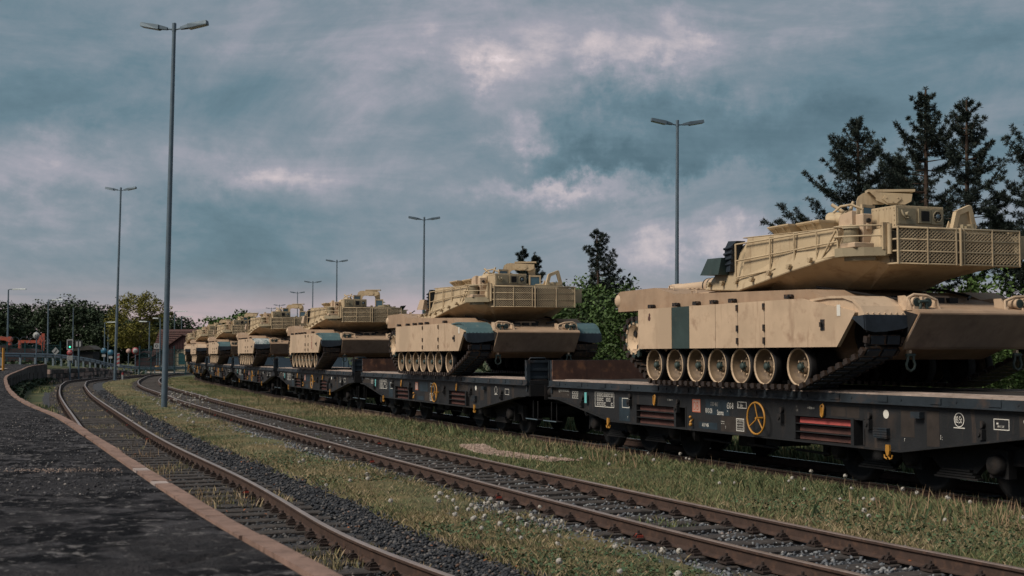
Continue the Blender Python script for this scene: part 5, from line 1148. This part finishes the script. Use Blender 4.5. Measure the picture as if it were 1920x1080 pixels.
def tree(label, cat, x, y, h, W, crown, trunk_m='bark', z0f=.25, rz=0, group=None, seed=0, tr=.16, name='leafy_tree'):
    t = thing(name, label, cat, (x, y, 0), rz, group)
    part('trunk', ('trk', round(h, 1), seed), lambda: m_trunk(seed, h * .85, tr, W * .4), [trunk_m], t)
    obj('crown', crown, t); return t
def pine_mesh(seed, H, R, base=.30, dens=1., asym=0.):
    r = np.random.RandomState(seed); m = M(); lean = r.uniform(-.02, .02, 2) * H; bend = r.uniform(-.15, .15, 2)
    def ax(z): t = z / H; return np.array([lean[0] * t + bend[0] * math.sin(PI * t), lean[1] * t + bend[1] * math.sin(PI * t), z])
    m.tube([ax(H * k / 10) for k in range(11)], [.15 * (1 - .85 * k / 10) * H / 10 + .012 for k in range(11)], 7)
    C = []; D = []; z = base * H; prof = lambda t: max(.05, (1 - t) ** .75 * (.45 + .55 * min(1, t * 3.2)))
    while z < H * .985:
        t = (z / H - base) / (1 - base); nb = r.randint(3, 6)
        for k in range(nb):
            a = r.uniform(0, 2 * PI); L = 1.5 * R * prof(t) * r.uniform(.22, 1.3) * (1 + asym * math.cos(a)); p0 = ax(z); rise = r.uniform(.05, .45) + .5 * t
            pts = [p0 + np.array([math.cos(a) * L * s, math.sin(a) * L * s, L * (rise * s ** 1.4 - .12 * math.sin(PI * s))]) for s in (0, .35, .7, 1)]
            m.tube(pts, [.028 * H / 10, .02, .013, .006], 4)
            for s in np.arange(.34, 1.03, .145 / max(.5, L) / dens):
                b = p0 + np.array([math.cos(a) * L * s, math.sin(a) * L * s, L * (rise * s ** 1.4 - .12 * math.sin(PI * s))])
                for sd in (-1, 1):
                    tl_ = L * r.uniform(.12, .34) * (1.15 - s * .75); ta = a + sd * r.uniform(.5, 1.1); dv = np.array([math.cos(ta), math.sin(ta), r.uniform(.0, .45)])
                    for q_ in np.arange(.35, 1.05, .13 / max(.15, tl_)):
                        C.append(b + dv * tl_ * q_); D.append(tuple(dv + np.array([0, 0, .45])))
            C.append(pts[-1]); D.append((math.cos(a), math.sin(a), .6))
        z += r.uniform(.20, .40) * (1.2 - .5 * t) / dens
    C.append(ax(H)); D.append((0, 0, 1)); C = np.array(C); D = np.array(D); D /= np.linalg.norm(D, axis=1)[:, None]
    per = 27; idx = np.repeat(np.arange(len(C)), per); d = unit(r, len(idx)) + D[idx] * .9; d /= np.linalg.norm(d, axis=1)[:, None]; ln = r.uniform(.10, .20, (len(idx), 1))
    s = unit(r, len(idx)); s = np.cross(d, s); s /= np.linalg.norm(s, axis=1)[:, None]; o = C[idx] + unit(r, len(idx)) * .06 * r.uniform(.2, 1, (len(idx), 1))
    V = np.stack([o, o + d * ln * .55 + s * .013, o + d * ln, o + d * ln * .55 - s * .013], 1)
    return m, fastmesh('needles', V, 4, 'needle')
def pine(label, x, y, H, R, seed, **k):
    t = thing('pine_tree', label, 'pine tree', (x, y, 0), 0, 'pine trees behind the train'); tm, cm = pine_mesh(seed, H, R, **k); obj('trunk', (tm, ['bark']), t); obj('crown', cm, t)
pine('tallest pine behind the closest tank, directly above its arch', 16.3, 52, 12.5, 2.15, 3, base=.28)
pine('pine at the left of the group behind the closest tank', 14.4, 56, 11.95, 2.5, 4, base=.30)
pine('slender pine with a bare lower trunk right of the tallest pine', 17.4, 50, 11.7, 1.75, 5, base=.42)
pine('lower dark pine filling the gap between the left and tallest pines', 17.2, 60, 10.9, 2.2, 6, base=.4)
pine('pine cut by the right edge of the frame', 19.3, 48, 10.9, 2.3, 8, base=.35)
pine('lone pine standing between the second and closest tank', 4.64, 70, 8.6, 1.5, 9, base=.15)
pine('left pine of the pair behind the second tank arch', .55, 80, 8.5, 1.25, 10, base=.2)
pine('right pine of the pair behind the second tank arch', 1.55, 84, 8.45, 1.15, 12, base=.2)
# shrubs and young broadleaf trees behind the train
BM = [crown_mesh(20 + i, 3.6, 4.3, .1, 150, 40, .17, 'leaf', lop=.5, cr=.14) for i in range(4)]
SH = [(3.3, 66, 1.2), (4.9, 60, 1.12), (6.9, 63, 1.12), (8.9, 62, 1.10), (6.0, 55, .75), (10.9, 60, 1.1), (12.4, 57, 1.1), (9.2, 55, .85), (14.2, 54, 1.0), (2.4, 74, 1.3), (16.0, 50, 1.05), (18.0, 48, 1.15), (20.0, 46, 1.2), (17.4, 44, .9), (14.0, 62, 1.2), (1.2, 82, 1.0), (15.0, 43, .7), (1.9, 69, 1.0), (4.4, 72, 1.45)]
WORDS = ['between the second tank and its lamp mast gap', 'just left of the closest tank rear', 'behind the closest tank rear corner', 'behind the engine deck of the closest tank', 'low beside the closest tank drive sprocket', 'behind the gun barrel of the closest tank', 'under the turret front of the closest tank', 'hidden low behind the closest tank tracks', 'behind the middle of the closest tank', 'behind the right fender of the second tank', 'under the turret rack of the closest tank', 'right of the closest tank turret underside', 'at the right edge behind the closest tank', 'low at the right edge below the closest tank hull', 'behind the left pines', 'low behind the second tank turret', 'low beneath the closest tank front plate', 'low beside the far fender of the second tank', 'tallest below the lone pine']
for i, ((x, y, sc), wd) in enumerate(zip(SH, WORDS)):
    t = tree('green broadleaf shrub ' + wd, 'shrub', x, y, 4.3, 3.6, BM[i % 4], 'barkp' if i in (4, 7) else 'bark', seed=i % 3, tr=.05, group='broadleaf shrubs behind the train', name='shrub', rz=i * 1.7); t.scale = (sc, sc, sc * 1.04)
# dense treeline further back on the right and left
wood = crown_mesh(61, 10, 8, .5, 130, 40, .5, 'leafd', lop=.5, cr=.13)
tl = [(-97, 250, 12.0, 11, 'leftmost tall dark tree of the treeline on the left'), (-93.0, 262, 12.2, 12, 'dark tree right behind the tall left street lamp'), (-85.5, 258, 12.6, 12.5, 'broad dark tree left of the signal pole'), (-79.5, 255, 11.4, 11, 'dark tree behind the railway signal'), (-74.0, 250, 10.4, 10, 'dark tree left of the second lamp mast'), (-69, 262, 9.8, 10, 'dark tree in front of the round tree base'), (-60.5, 245, 8.4, 9, 'small dark tree in the gap between round tree and barn'), (-103, 262, 11.0, 11, 'dark tree cut by the left edge of the frame')]
for i, (x, y, h, w, lb) in enumerate(tl):
    c = crown_mesh(40 + i, w * 1.08, h - .4, .3, 230, 60, .55, 'leafd', lop=.5, cr=.12); tree(lb, 'tree', x, y, h, w, c, seed=i, tr=.3, group='dark trees on the left horizon')
c = crown_mesh(55, 11.2, 10.2, 2.6, 230, 56, .36, 'leafy', lop=.22, cr=.085)
t = thing('leafy_tree', 'large round yellow-green tree with airy crown left of the barn', 'tree', (-64.2, 230, 0)); obj('trunk', (m_trunk(5, 10.5, .34, 5.0, 26, .35), ['bark']), t); obj('crown', c, t)
for i, (x, y, h) in enumerate(((-93.5, 400, 10.2), (-99, 410, 11.3), (-90.0, 405, 10.6), (-86.3, 400, 10.8), (-83.0, 396, 9.8))):
    t = thing('fir_tree', ('small round-topped tree', 'pointed dark fir', 'middle dark fir', 'right dark fir', 'low dark fir')[i] + ' far away on the skyline right of the barn roof', 'tree', (x, y, 0), 0, 'far firs over the barn'); obj('crown', crown_mesh(70 + i, 2.9 if i else 3.6, h * .55, h * .45, 40, 24, .6, 'leafd', cr=.2), t); obj('trunk', (M().cyl((0, 0, 0), (0, 0, h * .6), .2, .1, 6), ['bark']), t)
for i, (x, y, h, w) in enumerate(((-34, 170, 8.6, 7), (-38.5, 178, 8.0, 7))):
    tree(('pale feathery tree behind the fourth tank turret', 'pale feathery tree left of the fourth tank turret')[i], 'tree', x - 5.5, y + 22, h, w, crown_mesh(80 + i, w, h * .6, h * .4, 60, 30, .5, 'leaf', cr=.13), seed=i, tr=.15, group='pale trees beyond the fourth tank')
m_ = M(); r = np.random.RandomState(3); n = 34000; C = np.stack([r.uniform(-20, 160, n), r.uniform(100, 175, n), r.uniform(0, 1, n) ** .8], -1); C[:, 2] *= 4.2 + 1.3 * np.sin(C[:, 0] * .35) + .9 * np.sin(C[:, 0] * .9 + 1); C[:, 0] += (C[:, 1] - 100) * .35
woodm = fastmesh('far_wood', leaves(r, C, .75), 4, 'leafd'); o = obj('far_wood', woodm); stuff(o)
def patch(P, seed, sc=1.): return vnoise(P[:, 0] * sc, P[:, 1] * sc, seed)
# ================================================================== ballast stones, grass, dandelions
def path_scatter(r, path, o0, o1, y0, y1, dens, falloff=1.6, d0=12.):
    """random points on a strip beside a track, thinning with the distance from the viewer"""
    ss = np.arange(0, path.L, .5); q = path.at(ss); ok = (q[:, 1] > y0) & (q[:, 1] < y1); ss = ss[ok]; q = q[ok]
    w = np.minimum(1, (d0 / np.maximum(1, np.hypot(q[:, 0], q[:, 1]))) ** falloff); n = int((w * dens * .5 * (o1 - o0)).sum())
    k = r.choice(len(ss), n, p=w / w.sum()); s = ss[k] + r.uniform(0, .5, n); o = r.uniform(o0, o1, n); p = path.at(s)
    nn = np.stack([np.interp(s, path.s, path.n[:, 0]), np.interp(s, path.s, path.n[:, 1])], -1); P = p + nn * o[:, None]; return P, o, np.interp(s, path.s, path.s)
def inview(P, m=60):
    x = 960 + 2500 * P[:, 0] / P[:, 1]; return (x > -m) & (x < 1920 + m) & (2500 * 2.05 / P[:, 1] < 520)
def stones(name, P, r, s0, s1, m, z=.0):
    P = P[inview(P)]; n = len(P); d = np.hypot(P[:, 0], P[:, 1]); base = np.array([[1, 0, 0], [0, 1, 0], [-1, 0, 0], [0, -1, 0], [.1, .1, .8], [.0, -.1, -.6], [.6, .6, .35], [-.6, .5, .3]], float)
    F8 = [(4, 0, 6), (4, 6, 1), (4, 1, 7), (4, 7, 2), (4, 2, 3), (4, 3, 0), (5, 1, 0), (5, 2, 1), (5, 3, 2), (5, 0, 3), (0, 1, 6), (1, 2, 7)]
    sc = r.uniform(s0, s1, n) ** 1.0 * (1 + np.clip(d - 20, 0, 60) / 50); V = base[None] * (1 + r.uniform(-.35, .35, (n, 8, 3))) * sc[:, None, None] * r.uniform(.6, 1.2, (n, 1, 3)); a = r.uniform(0, 6.28, n); t = r.uniform(-.6, .6, n)
    x, y, zz = V[..., 0].copy(), V[..., 1].copy(), V[..., 2].copy(); y, zz = y * np.cos(t)[:, None] - zz * np.sin(t)[:, None], y * np.sin(t)[:, None] + zz * np.cos(t)[:, None]
    V = np.stack([x * np.cos(a)[:, None] - y * np.sin(a)[:, None] + P[:, :1], x * np.sin(a)[:, None] + y * np.cos(a)[:, None] + P[:, 1:2], zz + z + r.uniform(-.01, .02, (n, 1))], -1).reshape(-1, 3)
    Fi = (np.array(F8)[None] + (np.arange(n) * 8)[:, None, None]).reshape(-1, 3).astype(np.int32)
    me = bpy.data.meshes.new(name); me.vertices.add(len(V)); me.vertices.foreach_set('co', V.astype(np.float32).ravel()); me.loops.add(Fi.size); me.loops.foreach_set('vertex_index', Fi.ravel()); me.polygons.add(len(Fi)); me.polygons.foreach_set('loop_start', np.arange(0, Fi.size, 3, dtype=np.int32)); me.polygons.foreach_set('loop_total', np.full(len(Fi), 3, np.int32)); me.materials.append(MT[m]); me.update(calc_edges=True)
    return stuff(obj(name, me))
r = np.random.RandomState(1)
P, o, s = path_scatter(r, T1, -1.2, 2.05, 4, 80, 420, 1.8); P = P[(abs(abs(o) - .7525) > .05)]; o_ = o[(abs(abs(o) - .7525) > .05)]; inn_ = abs(o_) < 1.25; stones('ballast_stones', P[~inn_], r, .018, .036, 'stone', -.015); stones('ballast_stones', P[inn_ & (r.rand(len(o_)) < .8)], r, .014, .034, 'stone', -.032)
P, o, s = path_scatter(r, T2, -1.35, 1.5, 4, 80, 400, 1.8); k = (abs(abs(o) - .7525) > .05); P = P[k]; o_ = o[k]; inn_ = abs(o_) < 1.25; stones('ballast_stones', P[~inn_], r, .018, .04, 'stone_l', -.02); stones('ballast_stones', P[inn_ & (r.rand(len(o_)) < .62)], r, .018, .036, 'stone_l', -.036)
P, o, s = path_scatter(r, T2, -2.15, -1.2, 4, 60, 330, 1.8); P = P[patch(P, 71, .9) > -.12]; stones('ballast_stones', P, r, .016, .04, 'stone_l', .0)
P, o, s = path_scatter(r, T3, -1.4, -.85, 4, 50, 120, 1.6); stones('ballast_stones', P, r, .02, .035, 'stone', .0)
P, o, s = path_scatter(r, T3, -.7, 1.5, 4, 50, 60, 1.6); stones('ballast_stones', P, r, .02, .035, 'stone', .0)

def blades(name, P, r, h0, h1, w, m, z=.02, lean=.5, hmul=None):
    k = inview(P, 120); P = P[k]; n = len(P); d = np.hypot(P[:, 0], P[:, 1]); f = 1 + np.clip(d - 14, 0, 90) / 22
    h = r.uniform(h0, h1, n); 
    if hmul is not None: h = h * hmul[k]
    a = r.uniform(0, 6.28, n); ww = w * f * r.uniform(.6, 1.3, n); L = r.uniform(0, lean, n) * h; b = r.uniform(0, 6.28, n)
    dx, dy = np.cos(a) * ww, np.sin(a) * ww; lx, ly = np.cos(b) * L, np.sin(b) * L; z0 = np.full(n, z - .03)
    V = np.stack([np.stack([P[:, 0] - dx, P[:, 1] - dy, z0], -1), np.stack([P[:, 0] + dx, P[:, 1] + dy, z0], -1), np.stack([P[:, 0] + dx * .6 + lx * .4, P[:, 1] + dy * .6 + ly * .4, z0 + h * .6], -1), np.stack([P[:, 0] + lx, P[:, 1] + ly, z0 + h], -1)], 1)
    return stuff(obj(name, fastmesh(name, V, 4, m)))
# strip between the first two tracks
def strip(r, A, oa, B, ob, y0, y1, dens, falloff=1.7, d0=13.):
    ys = np.arange(y0, y1, .25); xa, xb = A.xoff(ys, oa), B.xoff(ys, ob); w = np.maximum(0, xb - xa) * np.minimum(1, (d0 / np.maximum(1, np.hypot(ys, (xa + xb) / 2))) ** falloff); n = int(w.sum() * .25 * dens)
    k = r.choice(len(ys), n, p=w / w.sum()); y = ys[k] + r.uniform(0, .25, n); t = r.uniform(0, 1, n); xa, xb = A.xoff(y, oa), B.xoff(y, ob); return np.stack([xa + (xb - xa) * t, y], -1), t
P, t = strip(r, T1, 1.85, T2, -1.05, 6, 125, 3400); pz = patch(P, 5, 1.3); edge = np.minimum(t, 1 - t); k = r.rand(len(P)) < np.clip(edge * 7, .05, 1) * np.clip(.85 + pz * .5, .2, 1)
k = k & ~((t > .70) & (patch(P, 71, .9) > .0) & (r.rand(len(P)) < .93)); P = P[k]; pz = pz[k]; dry = patch(P, 9, .9) * 1.4 + r.normal(0, .3, len(P)) > -.15
blades('dry_grass', P[dry], r, .03, .10, .0032, 'grass', .02, 1.1); blades('green_grass', P[~dry], r, .03, .09, .0036, 'grassg', .02, 1.0)
P, t = strip(r, T1, 2.0, T2, -1.5, 8, 70, 900); k = patch(P, 15, 1.1) > .15; P = P[k]; kk = inview(P); P = P[kk]; C = np.concatenate([P, r.uniform(.01, .075, (len(P), 1))], 1); stuff(obj('leafy_weeds', fastmesh('leafy_weeds', leaves(r, C, .045, .6), 4, 'herb')))
# strip between the middle track and the train
P, t = strip(r, T2, 1.35, T3, -1.05, 5, 125, 3800, 1.6, 15.); pz = patch(P, 21, 1.1); sand = (abs(P[:, 1] - 27.6) < 2.0) & (abs(P[:, 0] - np.interp(P[:, 1], [25.6, 26.6, 28, 29.6], [.95, .25, -.55, -.9])) < .26)
k = (r.rand(len(P)) < np.clip(np.minimum(t, 1 - t) * 12, .1, 1) * np.clip(.85 + pz * .4, .2, 1)) & ~(sand & (r.rand(len(P)) < .93)); P = P[k]; t = t[k]; pz = pz[k]; dry = patch(P, 19, .8) * 1.4 + r.normal(0, .3, len(P)) > .25
hm = 1 + .8 * np.clip((t - .45) * 2, 0, 1)
blades('dry_grass', P[dry], r, .03, .10, .0032, 'grass', .03, 1.0, hm[dry]); blades('green_grass', P[~dry], r, .03, .11, .0036, 'grassg', .03, .9, hm[~dry])
P2, t2 = strip(r, T2, 1.6, T3, -1.2, 8, 60, 420); P2 = P2[patch(P2, 77, .9) > .25]; P2 = P2[inview(P2)]; C = np.concatenate([P2, r.uniform(.02, .12, (len(P2), 1))], 1); stuff(obj('leafy_weeds', fastmesh('leafy_weeds', leaves(r, C, .05, .6), 4, 'herb')))
P2, t2 = strip(r, T2, 1.5, T3, -1.1, 8, 60, 90); P2 = P2[patch(P2, 81, 1.2) > .3]; blades('tall_grass', P2, r, .16, .32, .004, 'grassg', .02, .5)
# grass beyond the train, seen between and below the wagons
P, o, s = path_scatter(r, T3, 1.6, 12, 8, 120, 260, 1.2, 20.); blades('green_grass', P, r, .08, .32, .010, 'grassg', .02, .6)
# tufts in the near tracks
for A, sd, ym, m_, q in ((T1, 31, 46, 'grass', .42), (T2, 33, 60, 'grassg', .75)):
    P, o, s = path_scatter(r, A, -1.1, 1.15, 5, 90, 520, 1.4); k = (patch(P, sd, 2.2) > q - .12) & (abs(abs(o) - .7525) > .05); blades('track_weeds', P[k], r, .03, .13, .005, m_, .0, .7)
P, o, s = path_scatter(r, T1, -.55, .62, 6, 34, 300, 1.0); k = (patch(P, 41, 2.8) > .55); blades('straw_tufts', P[k], r, .06, .22, .004, 'straw', .0, .45)
P, o, s = path_scatter(r, T1, -2.3, -1.1, 14, 90, 300, 1.2); blades('green_grass', P[patch(P, 45, .8) > -.2], r, .04, .18, .008, 'grassg', .0, .7)
P = PE.at(r.uniform(28, PE.L, 3500), 0) + r.uniform(0.02, .75, (3500, 1)) * np.array([[1, -.2]]); C = np.concatenate([P, r.uniform(0, .45, (3500, 1))], 1); stuff(obj('wall_weeds', fastmesh('wall_weeds', leaves(r, C, .22, .4), 4, 'leafd')))
# embankment / far meadow
P = np.stack([r.uniform(-42, -30, 12000), r.uniform(98, 150, 12000)], -1); k = P[:, 0] > T1.xoff(P[:, 1], -1.6) * 0 - 99; P = P[(P[:, 0] < T1.xoff(P[:, 1], -1.4)) & (P[:, 0] > np.interp(P[:, 1], [101, 120, 143], [-35.0, -37.4, -40.3]) + .15)]; blades('meadow_grass', P, r, .05, .25, .01, 'grass', .0, .6)
P = np.stack([r.uniform(-70, -37, 9000), r.uniform(103, 160, 9000)], -1); P = P[P[:, 0] < np.interp(P[:, 1], [101, 120, 143, 160], [-36.0, -38.6, -41.8, -43])]; zz = np.interp(P[:, 1], [103, 122, 137, 150], [1.35, 1.05, .5, .05]); kk = inview(P); P = P[kk]; zz = zz[kk]; C = np.concatenate([P, (zz + r.uniform(0, .35, len(P)))[:, None]], 1); stuff(obj('meadow_weeds', fastmesh('meadow_weeds', leaves(r, C, .4, .2), 4, 'leafd')))
# dry stalks standing by the wagon track
P, t = strip(r, T2, 2.2, T3, -1.0, 9, 30, 60, 1.0, 20.); k = (t > .35) & (patch(P, 51, .8) > .0); blades('dry_stalks', P[k], r, .14, .34, .0035, 'straw', .02, .3)
P, o, s = path_scatter(r, T3, -1.15, -.85, 9, 60, 90, 1.0, 20.); blades('dark_stalks', P, r, .08, .3, .003, 'stem', .0, .4)
# fallen leaves
P, o, s = path_scatter(r, T1, -1.0, 1.9, 6, 30, 3.0, 1.0); P2, o2, s2 = path_scatter(r, T2, -1.5, 1.2, 8, 30, 1.5, 1.0); P = np.concatenate([P, P2]); C = np.concatenate([P, np.full((len(P), 1), .045)], 1); stuff(obj('fallen_leaves', fastmesh('fallen_leaves', leaves(r, C, .04, 1.2), 4, 'leafo')))
P = np.stack([r.uniform(-9, 1.5, 95000), 3.5 + 22 * r.uniform(0, 1, 95000) ** 1.5], -1); P = P[(P[:, 0] < PE.xoff(P[:, 1], -.20))]; P = P[inview(P)]; P = P[vnoise(P[:, 0] * 2.2, P[:, 1] * 1.1, 61) + r.normal(0, .5, len(P)) > -.1]; stones('asphalt_grit', P, r, .004, .015, 'grit', PZ - .012)
P = cl0 = np.concatenate([np.stack([r.normal(a, sa, n), r.normal(b, sb, n)], -1) for a, b, sa, sb, n in ((-2.35, 8.15, .18, .05, 2200), (-2.0, 8.05, .10, .04, 700), (-1.35, 7.0, .10, .22, 2400), (-1.08, 6.3, .09, .25, 2200), (-3.9, 12.0, .5, .06, 500), (-1.6, 7.6, .08, .2, 1200))]); P = P[P[:, 0] < PE.xoff(P[:, 1], -.24)]; stones('sand_grit', P, r, .003, .009, 'sand', PZ - .010)
P = np.stack([r.uniform(-1.4, 1.4, 9000), r.uniform(25.4, 30, 9000)], -1); P = P[abs(P[:, 0] - np.interp(P[:, 1], [25.6, 26.6, 28, 29.6], [.95, .25, -.55, -.9]) + .12 * vnoise(P[:, 0] * 4, P[:, 1] * 4, 2)) < .24]; stones('sand_stones', P, r, .008, .022, 'sand', .08)

# dandelion clocks, each its own object
def m_dandelion(seed):
    q = random.Random(seed); m = M(); h = q.uniform(.13, .24); lx, ly = q.uniform(-.05, .05), q.uniform(-.05, .05); m.tube([(0, 0, 0), (lx * .3, ly * .3, h * .55), (lx, ly, h)], .0035, 4, mi=1)
    m.ball((lx, ly, h + .012), .009, 6, 1); R = .026
    for k in range(34):
        a = q.uniform(0, 6.28); z = q.uniform(-.75, 1); rr = math.sqrt(1 - z * z); c = Vector((lx + R * rr * math.cos(a), ly + R * rr * math.sin(a), h + .012 + R * z)); d = (c - Vector((lx, ly, h + .012))).normalized(); u_ = d.orthogonal().normalized() * .0085; v_ = d.cross(u_).normalized() * .0085
        m.add([c - u_ - v_, c + u_ - v_, c + u_ + v_, c - u_ + v_], [(0, 1, 2, 3)], 0)
    return m.mesh('dandelion', ['puff', 'stem'])
DM = [m_dandelion(i) for i in range(6)]
def dandelions(P, n, label, group, smin=.8, smax=1.25):
    P = P[inview(P, -10)]; k = 0
    for x, y in P[:n]:
        o = obj('dandelion', DM[k % 6], None, (x, y, .01), (0, 0, rnd.uniform(0, 6.28)), 0, rnd.uniform(smin, smax)); tag(o, label, 'dandelion', group); k += 1
def cl(r, cs, n, sx, sy): return np.concatenate([np.stack([r.normal(c[0], sx, n), r.normal(c[1], sy, n)], -1) for c in cs])
rr = np.random.RandomState(12)
dandelions(cl(rr, [(-.30, 16.4), (.05, 15.4), (-.85, 17.4), (.30, 14.5)], 10, .22, .45), 40, 'white dandelion seed head in the foreground cluster of the nearest grass strip', 'dandelions of the foreground cluster', .85, 1.2)
dandelions(cl(rr, [(.95, 13.2), (1.5, 12.0), (-2.3, 20.6), (-3.6, 24.5)], 4, .3, .8), 16, 'white dandelion seed head scattered in the nearest grass strip', 'dandelions scattered between the two left tracks', .9, 1.3)
dandelions(cl(rr, [(-12.2, 50), (-13.5, 56), (-15.6, 63), (-9.8, 41)], 20, .4, 2.6), 76, 'pale dandelion seed head massed in the grass around the nearest lamp mast', 'dandelions around the nearest lamp mast', 1.0, 1.6)
Pd, td = strip(rr, T2, 2.0, T3, -1.1, 10, 26, 6, 1.0, 20.); dandelions(Pd, 30, 'white dandelion seed head in the grass strip below the wagons', 'dandelions below the wagons', .8, 1.2)
